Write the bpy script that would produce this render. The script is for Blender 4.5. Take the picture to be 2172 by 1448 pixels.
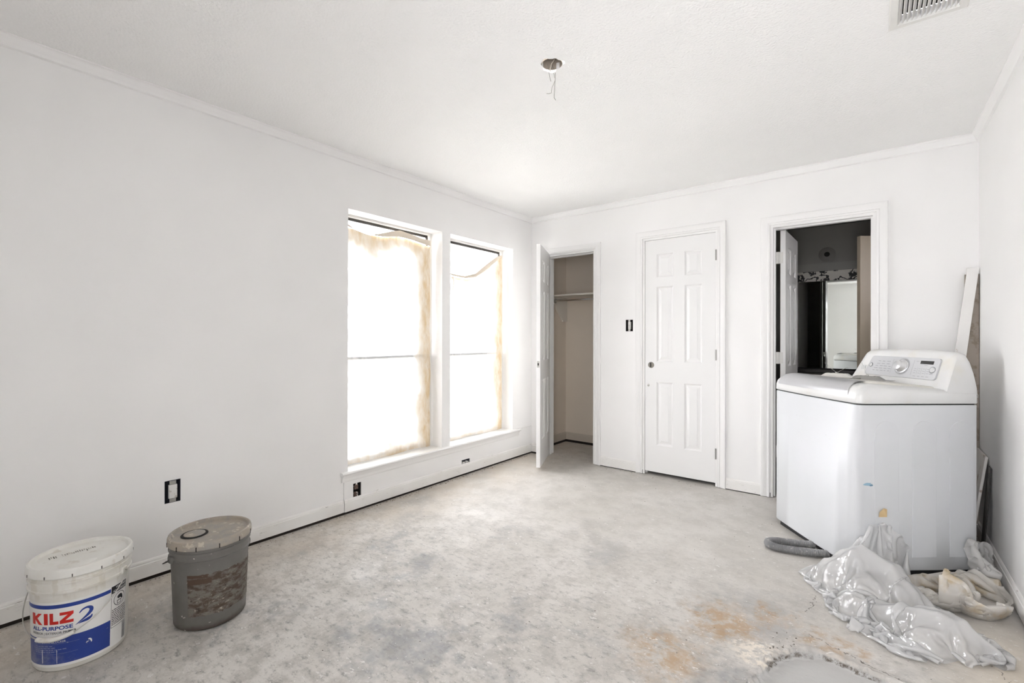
import bpy, bmesh, math, random
import numpy as np
from mathutils import Vector, Matrix
for o in list(bpy.data.objects): bpy.data.objects.remove(o)
SC = bpy.context.scene
COL = SC.collection
R = math.radians
# ------------------------------------------------------------------ camera
F_PX, YAW, PITCH, ROLL, HOR = 987.8, R(37.889), R(0.0575), R(-0.106), 716.2
CAM = Vector((2.829, -3.964, 1.193))
cd = bpy.data.cameras.new('camera'); cam = bpy.data.objects.new('camera', cd); COL.objects.link(cam)
cd.sensor_width = 36; cd.lens = F_PX / 2172 * 36; cd.shift_y = -(724 - HOR) / 2172; cd.clip_start = 0.02
fwv = Vector((-math.sin(YAW) * math.cos(PITCH), math.cos(YAW) * math.cos(PITCH), math.sin(PITCH)))
rt = Vector((math.cos(YAW), math.sin(YAW), 0)); upv = rt.cross(fwv)
r2 = rt * math.cos(ROLL) - upv * math.sin(ROLL); u2 = rt * math.sin(ROLL) + upv * math.cos(ROLL)
cam.matrix_world = Matrix(((r2.x, u2.x, -fwv.x, CAM.x), (r2.y, u2.y, -fwv.y, CAM.y), (r2.z, u2.z, -fwv.z, CAM.z), (0, 0, 0, 1)))
SC.camera = cam
# ------------------------------------------------------------------ world: bright hazy daylight
wd = bpy.data.worlds.new('world'); SC.world = wd; wd.use_nodes = True
bg = wd.node_tree.nodes['Background']; bg.inputs[0].default_value = (1.0, 0.962, 1.035, 1); bg.inputs[1].default_value = 15.0
# portals at the two windows: they only guide the sampling of the daylight
def portal(y0, y1, z0, z1, front=None, bath=False):
    if front: y0, y1, z0, z1 = front
    l = bpy.data.lights.new('window_portal', 'AREA'); l.shape = 'RECTANGLE'; l.size = z1 - z0; l.size_y = y1 - y0
    l.cycles.is_portal = True
    o = bpy.data.objects.new('window_portal', l); COL.objects.link(o)
    o.location = (-0.21, (y0 + y1) / 2, (z0 + z1) / 2); o.rotation_euler = (0, R(-90), 0)
    if bath: o.location.x = 3.74; o.rotation_euler = (0, R(90), 0)
    if front: o.location = ((y0 + y1) / 2, -4.88, (z0 + z1) / 2); o.rotation_euler = (0, R(-90), R(90))
portal(-2.147, -1.272, .285, 2.075); portal(-1.178, -.316, .285, 2.075)
portal(0, 0, 0, 0, (2.58, 3.26, .22, 2.16))  # portal of the added fill window behind the camera
SC.view_settings.view_transform = 'Standard'; SC.view_settings.look = 'None'
SC.view_settings.exposure = 0.53; SC.view_settings.gamma = 1.0; SC.view_settings.use_curve_mapping = False
cy = SC.cycles
cy.max_bounces = 7; cy.diffuse_bounces = 6; cy.glossy_bounces = 3; cy.transmission_bounces = 5; cy.transparent_max_bounces = 10
cy.use_adaptive_sampling = True; cy.adaptive_threshold = 0.15; cy.adaptive_min_samples = 16
cy.use_denoising = True; cy.denoiser = 'OPENIMAGEDENOISE'; cy.sample_clamp_indirect = 12.0
cy.caustics_reflective = False; cy.caustics_refractive = False

# ------------------------------------------------------------------ room constants
W, H, YF = 3.327, 2.44, -4.7          # right wall, ceiling, wall behind the camera
WT = 0.115                            # inner wall thickness
YB = 2.16                             # far wall of the bathroom

# ------------------------------------------------------------------ node helper
class N:
    """tiny expression helper over shader nodes"""
    def __init__(s, m): s.m = m; s.t = m.node_tree; s.n = s.t.nodes; s.l = s.t.links; s._c = None
    def put(s, node, k, v):
        if v is None: return
        if hasattr(v, 'is_output'): s.l.new(v, node.inputs[k])
        else:
            if isinstance(v, tuple) and len(v) == 3 and node.inputs[k].type == 'RGBA': v = v + (1,)
            node.inputs[k].default_value = v
    def co(s):
        if s._c is None: s._c = s.n.new('ShaderNodeTexCoord').outputs['Object']
        return s._c
    def math(s, op, a, b=None, c=None, clamp=False):
        x = s.n.new('ShaderNodeMath'); x.operation = op; x.use_clamp = clamp
        for i, v in enumerate((a, b, c)): s.put(x, i, v)
        return x.outputs[0]
    def vmath(s, op, a, b=None):
        x = s.n.new('ShaderNodeVectorMath'); x.operation = op
        s.put(x, 0, a); s.put(x, 1, b)
        return x.outputs['Value'] if op in ('LENGTH', 'DISTANCE', 'DOT_PRODUCT') else x.outputs[0]
    def scaled(s, v, sc):
        x = s.n.new('ShaderNodeMapping'); s.put(x, 0, v); x.inputs['Scale'].default_value = sc; return x.outputs[0]
    def noise(s, scale, detail=4, rough=.55, vec=None, dist=0, color=False):
        x = s.n.new('ShaderNodeTexNoise'); s.put(x, 'Vector', vec if vec is not None else s.co())
        x.inputs['Scale'].default_value = scale; x.inputs['Detail'].default_value = detail
        x.inputs['Roughness'].default_value = rough; x.inputs['Distortion'].default_value = dist
        return x.outputs[1 if color else 0]
    def voro(s, scale, vec=None, feature='F1'):
        x = s.n.new('ShaderNodeTexVoronoi'); x.feature = feature; s.put(x, 'Vector', vec if vec is not None else s.co())
        x.inputs['Scale'].default_value = scale; return x.outputs['Distance']
    def ramp(s, v, lo, hi, a=0., b=1.):
        x = s.n.new('ShaderNodeMapRange'); x.interpolation_type = 'SMOOTHSTEP'; s.put(x, 0, v)
        for i, q in enumerate((lo, hi, a, b)): x.inputs[i + 1].default_value = q
        return x.outputs[0]
    def mix(s, f, a, b):
        x = s.n.new('ShaderNodeMix'); x.data_type = 'RGBA'; s.put(x, 0, f); s.put(x, 6, a); s.put(x, 7, b); return x.outputs[2]
    def sep(s, v):
        x = s.n.new('ShaderNodeSeparateXYZ'); s.put(x, 0, v); return x.outputs
    def bump(s, h, st=.3, d=.002):
        x = s.n.new('ShaderNodeBump'); x.inputs['Strength'].default_value = st; x.inputs['Distance'].default_value = d
        s.put(x, 'Height', h); return x.outputs[0]
    def bsdf(s): return s.n['Principled BSDF']
MATS = {}
def mat(name, col=None, rough=.6, metal=0., fn=None, spec=.5, coat=0.):
    if name in MATS: return MATS[name]
    m = bpy.data.materials.new(name); m.use_nodes = True; MATS[name] = m
    b = m.node_tree.nodes['Principled BSDF']
    if col: b.inputs['Base Color'].default_value = tuple(col) + (1,); m.diffuse_color = tuple(col) + (1,)
    b.inputs['Roughness'].default_value = rough; b.inputs['Metallic'].default_value = metal
    b.inputs['Specular IOR Level'].default_value = spec; b.inputs['Coat Weight'].default_value = coat
    if fn: fn(N(m), b)
    return m
def paint(col, amp=.03, bump=.12, bscale=320, big=1.4, bd=.001):
    def fn(n, b):
        a = n.noise(big, 2, .6); f = n.ramp(a, .3, .7)
        c2 = tuple(x * (1 - amp) for x in col)
        dirt = n.ramp(n.noise(7, 3, .7), .70, .80)
        c = n.mix(f, col, c2); c = n.mix(n.math('MULTIPLY', dirt, .10), c, tuple(x * .75 for x in col))
        n.put(b, 'Base Color', c)
        n.put(b, 'Normal', n.bump(n.noise(bscale, 2, .5), bump, bd))
    return fn
def speck(col, speckcol, scale, lo, hi, amt=1., stain=None, bump=0.):
    def fn(n, b):
        c = n.mix(n.ramp(n.noise(2.5, 5, .6), .3, .7), col, tuple(x * .93 for x in col))
        if stain: c = n.mix(n.math('MULTIPLY', n.ramp(n.noise(stain[1], 6, .7), stain[2], stain[3]), stain[4] if len(stain) > 4 else 1.), c, stain[0])
        c = n.mix(n.math('MULTIPLY', n.ramp(n.noise(scale, 3, .6), lo, hi), amt), c, speckcol)
        n.put(b, 'Base Color', c)
        if bump: n.put(b, 'Normal', n.bump(n.noise(scale, 4, .6), bump, .002))
    return fn
WALLC = (.87, .862, .851)
M_wall = mat('wall_paint', WALLC, .62, fn=paint(WALLC, .035, .10, 260))
CEILC = (.915, .91, .90)
M_ceil = mat('ceiling_texture', CEILC, .8, fn=paint(CEILC, .02, .8, 95, bd=.004))
TRIMC = (.83, .823, .81)
M_trim = mat('trim_paint', TRIMC, .42)
def _dirtytrim(n, b):
    c = n.mix(n.ramp(n.noise(3, 4, .6), .3, .7), (.84, .83, .81), (.78, .765, .735))
    c = n.mix(n.math('MULTIPLY', n.ramp(n.noise(60, 4, .7, n.scaled(n.co(), (1, .25, 1))), .64, .70), .7), c, (.33, .29, .25))
    n.put(b, 'Base Color', c)
M_base = mat('baseboard_paint', (.8, .78, .75), .45, fn=_dirtytrim)
DOORC = (.815, .81, .80)
M_door = mat('door_paint', DOORC, .40)
M_plate = mat('plate_gap_shade', (.022, .016, .012), .95)  # near-black colour carries the shade of the gap under the baseboards
M_dark = mat('dark_cavity', (.02, .018, .016), .9)
CLOC = (.76, .68, .58)
M_closet = mat('closet_paint', CLOC, .7, fn=paint(CLOC, .05, .12, 220))
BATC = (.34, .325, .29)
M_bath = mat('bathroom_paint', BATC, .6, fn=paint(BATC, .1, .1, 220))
M_hinge = mat('hinge_painted', (.70, .69, .66), .4, .2)
M_hingem = mat('hinge_metal', (.35, .34, .32), .35, .9)
M_chrome = mat('chrome', (.78, .78, .78), .12, 1.)
M_black = mat('black_plastic', (.015, .015, .016), .5)
M_steel = mat('steel', (.50, .49, .46), .35, .9)
M_wire = mat('wire_grey', (.30, .28, .25), .5, .5)

# ------------------------------------------------------------------ mesh builder
class MB:
    def __init__(s): s.v = []; s.f = []
    def add(s, vs, fs):
        k = len(s.v); s.v += [tuple(p) for p in vs]; s.f += [tuple(i + k for i in f) for f in fs]; return s
    def box(s, a, b, M=None):
        (x0, y0, z0), (x1, y1, z1) = a, b
        vs = [(x, y, z) for z in (z0, z1) for y in (y0, y1) for x in (x0, x1)]
        if M is not None: vs = [M @ Vector(p) for p in vs]
        return s.add(vs, [(0, 2, 3, 1), (4, 5, 7, 6), (0, 1, 5, 4), (2, 6, 7, 3), (0, 4, 6, 2), (1, 3, 7, 5)])
    def lathe(s, prof, n=48, c=(0, 0, 0), a0=0., a1=2 * math.pi, closed=True):
        m = len(prof); vs = []; cnt = n if closed else n + 1
        for i in range(cnt):
            a = a0 + (a1 - a0) * i / n
            vs += [(c[0] + r * math.cos(a), c[1] + r * math.sin(a), c[2] + z) for r, z in prof]
        fs = []
        for i in range(n):
            j = (i + 1) % cnt
            for k in range(m - 1): fs.append((i * m + k, j * m + k, j * m + k + 1, i * m + k + 1))
        return s.add(vs, fs)
    def disc(s, r, z, n=32, c=(0, 0), up=True):
        vs = [(c[0] + r * math.cos(2 * math.pi * i / n), c[1] + r * math.sin(2 * math.pi * i / n), z) for i in range(n)]
        return s.add(vs, [tuple(range(n)) if up else tuple(reversed(range(n)))])
    def tube(s, pts, r, n=8, cap=True, rad=None):
        pts = [Vector(p) for p in pts]; m = len(pts); vs = []; ref = None
        for i, p in enumerate(pts):
            t = (pts[min(i + 1, m - 1)] - pts[max(i - 1, 0)]).normalized()
            if ref is None:
                ref = t.orthogonal().normalized()
            ref = (ref - t * ref.dot(t)).normalized(); q = t.cross(ref)
            rr = rad[i] if rad else r
            vs += [p + (ref * math.cos(2 * math.pi * k / n) + q * math.sin(2 * math.pi * k / n)) * rr for k in range(n)]
        fs = [(i * n + k, i * n + (k + 1) % n, (i + 1) * n + (k + 1) % n, (i + 1) * n + k) for i in range(m - 1) for k in range(n)]
        if cap: fs += [tuple(reversed(range(n))), tuple(range((m - 1) * n, m * n))]
        return s.add(vs, fs)
    def prism(s, poly, fn0, fn1):
        """poly of 2D points; fn0/fn1 map a point to the two ends"""
        n = len(poly); vs = [fn0(p) for p in poly] + [fn1(p) for p in poly]
        return s.add(vs, [tuple(reversed(range(n))), tuple(range(n, 2 * n))] + [(i, (i + 1) % n, n + (i + 1) % n, n + i) for i in range(n)])
    def loft(s, rings, close=True, caps=True):
        n = len(rings[0]); vs = [p for r in rings for p in r]; fs = []
        for i in range(len(rings) - 1):
            for k in range(n if close else n - 1):
                fs.append((i * n + k, i * n + (k + 1) % n, (i + 1) * n + (k + 1) % n, (i + 1) * n + k))
        if caps: fs += [tuple(reversed(range(n))), tuple(range((len(rings) - 1) * n, len(rings) * n))]
        return s.add(vs, fs)
    def build(s, name, m, parent=None, smooth=None, bevel=0., seg=2, fix=True):
        me = bpy.data.meshes.new(name); me.from_pydata([tuple(p) for p in s.v], [], s.f); me.update()
        if fix:
            bm = bmesh.new(); bm.from_mesh(me); bmesh.ops.recalc_face_normals(bm, faces=bm.faces); bm.to_mesh(me); bm.free()
        o = bpy.data.objects.new(name, me); COL.objects.link(o)
        if m: me.materials.append(m)
        if smooth is not None:
            me.polygons.foreach_set('use_smooth', [True] * len(me.polygons)); me.set_sharp_from_angle(angle=R(smooth))
        if bevel:
            b = o.modifiers.new('bevel', 'BEVEL'); b.width = bevel; b.segments = seg; b.limit_method = 'ANGLE'; b.angle_limit = R(40)
            b.harden_normals = False
        if parent is not None: o.parent = parent
        return o
def tag(o, label=None, cat=None, group=None, kind=None):
    if label: o['label'] = label
    if cat: o['category'] = cat
    if group: o['group'] = group
    if kind: o['kind'] = kind
    return o
def thing(name, label, cat, loc=(0, 0, 0), rz=0., group=None):
    o = bpy.data.objects.new(name, None); COL.objects.link(o); o.empty_display_size = .05
    o.location = loc; o.rotation_euler = (0, 0, rz)
    return tag(o, label, cat, group)
def struct(o, label=None):
    o['kind'] = 'structure'
    if label: o['label'] = label
    return o
def panel_wall(mb, ax, p0, p1, u, v, holes=()):
    """slab between p0 and p1 on axis ax (0:x,1:y,2:z) with through holes (u0,u1,v0,v1); u,v are the two other axes in order"""
    us = sorted({u[0], u[1], *[h[0] for h in holes], *[h[1] for h in holes]}); vs_ = sorted({v[0], v[1], *[h[2] for h in holes], *[h[3] for h in holes]})
    def P(p, a, b):
        q = [a, b]; q.insert(ax, p); return tuple(q)
    def solid(i, j):
        if i < 0 or j < 0 or i >= len(us) - 1 or j >= len(vs_) - 1: return False
        a = (us[i] + us[i + 1]) / 2; b = (vs_[j] + vs_[j + 1]) / 2
        return not any(h[0] < a < h[1] and h[2] < b < h[3] for h in holes)
    for i in range(len(us) - 1):
        for j in range(len(vs_) - 1):
            if not solid(i, j): continue
            a0, a1, b0, b1 = us[i], us[i + 1], vs_[j], vs_[j + 1]
            for p in (p0, p1): mb.add([P(p, a0, b0), P(p, a1, b0), P(p, a1, b1), P(p, a0, b1)], [(0, 1, 2, 3)])
            for di, dj, e in ((-1, 0, ((a0, b0), (a0, b1))), (1, 0, ((a1, b0), (a1, b1))), (0, -1, ((a0, b0), (a1, b0))), (0, 1, ((a0, b1), (a1, b1)))):
                if not solid(i + di, j + dj):
                    mb.add([P(p0, *e[0]), P(p0, *e[1]), P(p1, *e[1]), P(p1, *e[0])], [(0, 1, 2, 3)])
    return mb
def weld(o, d=1e-4):
    bm = bmesh.new(); bm.from_mesh(o.data); bmesh.ops.remove_doubles(bm, verts=bm.verts, dist=d)
    bmesh.ops.recalc_face_normals(bm, faces=bm.faces); bm.to_mesh(o.data); bm.free(); return o
def text_polys(body, size, offset=0., shear=0., width=None):
    c = bpy.data.curves.new('t', 'FONT'); c.body = body; c.size = size; c.offset = offset; c.shear = shear; c.resolution_u = 4
    o = bpy.data.objects.new('t', c); COL.objects.link(o)
    bpy.context.view_layer.update()
    dg = bpy.context.evaluated_depsgraph_get(); me = bpy.data.meshes.new_from_object(o.evaluated_get(dg))
    vs = [v.co.copy() for v in me.vertices]; fs = [tuple(p.vertices) for p in me.polygons]
    bpy.data.objects.remove(o); bpy.data.curves.remove(c); bpy.data.meshes.remove(me)
    x0 = min(v.x for v in vs); x1 = max(v.x for v in vs); y0 = min(v.y for v in vs); y1 = max(v.y for v in vs)
    return [((v.x - x0) / (x1 - x0), (v.y - y0) / (y1 - y0)) for v in vs], fs   # normalised to the unit box
# ================================================================== FLOOR
random.seed(4)
def lin(a, b, n): return [a + (b - a) * i / n for i in range(n)]
XS = lin(-.25, 2.15, 8) + lin(2.15, 3.36, 150) + lin(3.36, 3.9, 3) + [3.9]
YS = lin(-4.9, -2.45, 10) + lin(-2.45, -1.55, 112) + lin(-1.55, 2.4, 14) + [2.4]
from mathutils import noise as mn
RIM = [(2.47, -2.45), (2.485, -2.18), (2.50, -2.09), (2.525, -1.965), (2.56, -1.925), (2.61, -1.875), (2.665, -1.83), (2.73, -1.838), (2.80, -1.846), (2.89, -1.868), (2.98, -1.93), (3.02, -2.05), (3.03, -2.45)]
def rim_sd(x, y):
    inside = False; best = 9.
    for i in range(len(RIM)):
        (x0, y0), (x1, y1) = RIM[i], RIM[(i + 1) % len(RIM)]
        if (y0 > y) != (y1 > y) and x < (x1 - x0) * (y - y0) / (y1 - y0) + x0: inside = not inside
        dx, dy = x1 - x0, y1 - y0; t = max(0, min(1, ((x - x0) * dx + (y - y0) * dy) / (dx * dx + dy * dy)))
        best = min(best, math.hypot(x - x0 - t * dx, y - y0 - t * dy))
    return -best if inside else best
def floor_z(x, y):
    if not (2.15 < x < 3.36 and -2.45 < y < -1.55): return 0.
    d = rim_sd(x, y) + .022 * mn.noise(Vector((x * 16, y * 16, 1))) + .012 * mn.noise(Vector((x * 55, y * 55, 4)))
    if d < 0: z = -.022 * min(1, -d / .016)
    else: z = .012 * math.exp(-d / .03) * (.4 + mn.noise(Vector((x * 30, y * 30, 7))))
    if d < .05: z += .004 * mn.noise(Vector((x * 70, y * 70, 2))) * (1 - abs(d) / .06 if abs(d) < .06 else 0)
    return z
fm = MB(); nx, ny = len(XS), len(YS)
fm.add([(x, y, floor_z(x, y)) for y in YS for x in XS], [(j * nx + i, j * nx + i + 1, (j + 1) * nx + i + 1, (j + 1) * nx + i) for j in range(ny - 1) for i in range(nx - 1)])
def floor_mat(n, b):
    co = n.co(); x, y, z = n.sep(co)[:3]
    base = n.mix(n.ramp(n.noise(1.1, 3, .6), .35, .65), (.61, .585, .55), (.52, .495, .455))
    grey = n.ramp(n.noise(2.3, 5, .72), .50, .66)
    # grey mottling, stronger and darker towards the front of the room
    front = n.ramp(y, -.9, -2.6)
    base = n.mix(n.math('MULTIPLY', grey, n.math('MULTIPLY_ADD', front, .85, .12)), base, (.285, .287, .288))
    base = n.mix(n.math('MULTIPLY', n.ramp(n.noise(9, 4, .75), .42, .66), n.math('MULTIPLY_ADD', front, .42, .28)), base, (.36, .34, .31))
    base = n.mix(n.math('MULTIPLY', n.ramp(n.noise(22, 4, .8, n.scaled(co, (1, 1.8, 1))), .48, .74), n.math('MULTIPLY_ADD', front, .8, .15)), base, (.23, .222, .208))
    # dusty tan along the left wall
    tan = n.math('MULTIPLY', n.ramp(x, .75, .05), n.ramp(n.noise(3, 4, .6), .2, .7))
    base = n.mix(n.math('MULTIPLY', tan, .6), base, (.56, .485, .40))
    tan2 = n.math('MULTIPLY', n.ramp(x, 2.9, 3.3), n.ramp(y, -1.0, -1.6))
    base = n.mix(n.math('MULTIPLY', tan2, .6), base, (.60, .52, .41))
    # rusty brown stains round the broken patch
    wv = n.vmath('ADD', co, n.vmath('MULTIPLY', n.vmath('SUBTRACT', n.noise(9, 3, .7, color=True), (.5, .5, .5)), (.35, .35, 0)))
    cv = n.vmath('ADD', co, n.vmath('MULTIPLY', n.vmath('SUBTRACT', n.noise(24, 3, .7, color=True), (.5, .5, .5)), (.07, .07, 0)))
    brk = n.ramp(n.noise(40, 2, .5), .42, .5)
    def blob(cx, cy, r0, r1):
        d = n.vmath('DISTANCE', wv, (cx, cy, 0)); return n.ramp(d, r1, r0)
    br = n.math('MAXIMUM', n.math('MAXIMUM', blob(2.33, -1.86, .04, .22), blob(2.48, -1.66, .01, .13)), n.math('MAXIMUM', blob(2.2, -2.2, .02, .22), blob(2.70, -1.76, .02, .13)))
    br = n.math('MULTIPLY', br, n.ramp(n.noise(14, 3, .75), .35, .6))
    base = n.mix(n.math('MULTIPLY', br, .8), base, (.40, .27, .15))
    chalk = n.math('MULTIPLY', blob(2.47, -2.0, .02, .14), n.ramp(n.noise(30, 3, .7), .4, .6))
    base = n.mix(chalk, base, (.72, .66, .57))
    # paint drips and chips
    chips = n.math('MULTIPLY', n.ramp(n.noise(30, 3, .6, n.scaled(co, (1, 1.6, 1)), .25), .625, .68), n.ramp(n.noise(3.4, 3, .6), .38, .58))
    base = n.mix(n.math('MULTIPLY', chips, .8), base, (.70, .685, .655))
    fine = n.ramp(n.noise(120, 2, .5), .69, .74); base = n.mix(n.math('MULTIPLY', fine, .8), base, (.80, .78, .75))
    dots = n.ramp(n.noise(75, 2, .5), .74, .77); base = n.mix(n.math('MULTIPLY', dots, .75), base, (.10, .085, .07))
    # loose dirt in the broken rim
    pit = n.ramp(z, -.003, -.012); rimn = n.math('MULTIPLY', n.math('MULTIPLY', pit, n.ramp(z, -.0215, -.018)), 1.)
    base = n.mix(pit, base, (.46, .455, .44)); base = n.mix(n.math('MULTIPLY', rimn, n.math('MULTIPLY', n.ramp(n.noise(60, 5, .8), .36, .6), n.ramp(n.noise(7, 2, .5), .40, .56))), base, (.10, .08, .06))
    # hairline cracks
    def crack(ax, ay, bx, by):
        p = cv; dx, dy = bx - ax, by - ay; L = math.hypot(dx, dy)
        q = n.vmath('SUBTRACT', p, (ax, ay, 0)); t = n.vmath('DOT_PRODUCT', q, (dx / L, dy / L, 0)); s_ = n.math('ABSOLUTE', n.vmath('DOT_PRODUCT', q, (-dy / L, dx / L, 0)))
        k = n.math('MULTIPLY', n.ramp(t, 0, .03), n.ramp(t, L, L - .03))
        return n.math('MULTIPLY', n.math('MULTIPLY', n.ramp(s_, .0030, .0012), k), brk)
    ck = n.math('MAXIMUM', n.math('MAXIMUM', crack(2.62, -1.30, 2.60, -1.60), crack(2.58, -1.72, 2.92, -1.86)), crack(3.12, -1.42, 3.26, -1.75))
    base = n.mix(n.math('MULTIPLY', ck, .85), base, (.09, .075, .06))
    n.put(b, 'Base Color', base)
    n.put(b, 'Roughness', n.ramp(n.noise(6, 4, .6), .3, .7, .48, .75))
    hgt = n.math('ADD', n.noise(45, 3, .65), n.math('MULTIPLY', chips, .6)); n.put(b, 'Normal', n.bump(hgt, .35, .003))
M_floor = mat('concrete', (.55, .53, .5), .6, fn=floor_mat)
struct(fm.build('floor', M_floor, smooth=60, fix=False), 'bare paint-spattered concrete slab with a broken patch')
g = MB().box((-14, -12, -.5), (-.26, 10, -.3))
struct(g.build('ground_outside', mat('pale_ground', (.52, .51, .48), .9, fn=speck((.52, .51, .48), (.42, .43, .36), 3, .5, .6))), 'pale sunlit ground outside the windows')
# ================================================================== CEILING with fixture hole and duct hole
HX, HY = 1.667, -2.177
VX0, VX1, VY0, VY1 = 2.873, 3.105, -1.93, -1.545
vh = (VX0 + .028, VX1 - .028, VY0 + .028, VY1 - .028)
cb = MB(); panel_wall(cb, 2, H, H + .03, (-.3, 3.9), (-4.9, 2.4), [(HX - .1, HX + .1, HY - .1, HY + .1), vh])
random.seed(9); nh = 40; hole = []
for i in range(nh):
    a = 2 * math.pi * i / nh
    r = .052 + .006 * math.sin(3 * a + .6) + .004 * math.sin(7 * a) + random.uniform(-.002, .002)
    if abs(a - 2.2) < .35: r += .006
    hole.append((HX + r * math.cos(a), HY + r * math.sin(a)))
sq = []
for i in range(nh):
    a = 2 * math.pi * i / nh; c_, s_ = math.cos(a), math.sin(a); k = .1 / max(abs(c_), abs(s_)); sq.append((HX + k * c_, HY + k * s_))
for zz in (H, H + .03):
    cb.add([(x, y, zz) for x, y in sq] + [(x, y, zz) for x, y in hole], [(i, (i + 1) % nh, nh + (i + 1) % nh, nh + i) for i in range(nh)])
cb.add([(x, y, H) for x, y in hole] + [(x, y, H + .03) for x, y in hole], [(i, (i + 1) % nh, nh + (i + 1) % nh, nh + i) for i in range(nh)])
struct(weld(cb.build('ceiling', M_ceil, fix=False)), 'white stippled ceiling with an open fixture hole')
# ================================================================== WALLS
ZP = .035   # the boards of the walls stop above the slab, a plate painted with the gap's shade runs under them
WA = (-2.147, -1.272, .285, 2.075); WB = (-1.178, -.316, .285, 2.075)
O1 = (-3.184, -3.115, .352, .466); O2 = (-2.109, -2.045, .082, .192); O3 = (-1.045, -.939, .078, .134)
wl = MB(); panel_wall(wl, 0, -.2, 0, (-4.9, 0), (ZP, H), [WA, WB, O1, O2, O3])
panel_wall(wl, 0, -.2, 0, (0, .12), (0, H)); 
struct(wl.build('wall_left', M_wall, fix=False), 'white painted wall holding the two tall windows'); weld(bpy.data.objects['wall_left'])
wb = MB(); C1 = (.181, .739, 0, 2.035); C2 = (1.213, 1.836, 0, 2.068); C3 = (2.212, 2.835, 0, 2.042); SW = (1.051, 1.119, 1.258, 1.362)
C1, C2, C3 = [(a, b_, ZP, z) for a, b_, _, z in (C1, C2, C3)]
panel_wall(wb, 1, 0, WT, (0, 3.9), (ZP, H), [C1, C2, C3, SW])
struct(weld(wb.build('wall_back', M_wall, fix=False)), 'white painted wall with three door openings')
wr = MB(); panel_wall(wr, 0, W, W + .12, (-4.9, 0), (ZP, H)); struct(wr.build('wall_right', M_wall, fix=False), 'white painted wall behind the washing machine')
WC = (2.58, 3.26, .22, 2.16); WE = (.35, .75, 1.45, 2.05)
wf = MB(); panel_wall(wf, 1, YF - .16, YF, (-.2, W + .12), (0, H), [WC]); struct(wf.build('wall_front', M_wall, fix=False), 'white painted wall facing the doors')
# near-black sole plates: the shade of the gap is put into their colour
pl = MB(); pl.box((-.2, -4.9, 0), (.005, -.0, ZP - .006)); pl.box((W - .005, -4.9, 0), (W + .12, 0, ZP))
for a, b_ in ((0, .181), (.739, 1.213), (1.836, 2.212), (2.835, 3.9)): pl.box((a + .006, -.004, 0), (b_ - .006, WT - .03, ZP - .006))
pl.box((-.12, WT, 0), (.005, .81, .0295)); pl.box((.005, .685, 0), (1.07, .81, .0295))
struct(pl.build('trim_1', M_plate), 'sole plate under the wall boards, blackened as the shade of the gap')
# closet, cupboard and bathroom shells
cl = MB(); cl.box((-.12, WT, .03), (0, .81, H)); struct(cl.build('wall_closet_left', M_closet))
cl = MB(); cl.box((0, .69, .03), (1.07, .81, H)); struct(cl.build('wall_closet_back', M_closet))
cl = MB(); cl.box((1.07, WT, 0), (1.17, .81, H)); struct(cl.build('wall_closet_right', M_closet))
cl = MB(); cl.box((0, WT, 0), (.175, WT + .012, H)); cl.box((.745, WT, 0), (1.07, WT + .012, H)); cl.box((.175, WT, 2.04), (.745, WT + .012, H)); struct(cl.build('wall_closet_front', M_closet))
cl = MB(); cl.box((1.17, .75, 0), (1.93, .81, H)); struct(cl.build('wall_cupboard_back', M_closet))
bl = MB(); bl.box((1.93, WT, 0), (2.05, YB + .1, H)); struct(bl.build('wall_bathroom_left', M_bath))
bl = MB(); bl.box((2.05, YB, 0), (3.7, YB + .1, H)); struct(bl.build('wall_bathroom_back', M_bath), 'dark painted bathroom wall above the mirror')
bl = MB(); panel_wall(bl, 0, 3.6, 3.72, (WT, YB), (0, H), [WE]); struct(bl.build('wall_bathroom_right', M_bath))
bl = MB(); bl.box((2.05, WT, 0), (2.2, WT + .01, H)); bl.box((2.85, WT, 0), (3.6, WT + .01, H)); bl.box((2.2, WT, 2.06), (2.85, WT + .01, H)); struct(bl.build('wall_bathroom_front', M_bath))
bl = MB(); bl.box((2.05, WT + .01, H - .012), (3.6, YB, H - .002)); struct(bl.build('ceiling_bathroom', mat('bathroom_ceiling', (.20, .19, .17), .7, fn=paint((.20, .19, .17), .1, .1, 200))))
# shallow soffit band above the wallpaper strip of the bathroom
bl = MB(); bl.box((2.05, YB - .022, 1.935), (3.6, YB - .0, 2.02)); struct(bl.build('trim_2', mat('bathroom_trim', (.38, .365, .33), .5, fn=paint((.38, .365, .33), .1, .05, 90))), 'grey painted rail above the wallpaper border')
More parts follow.
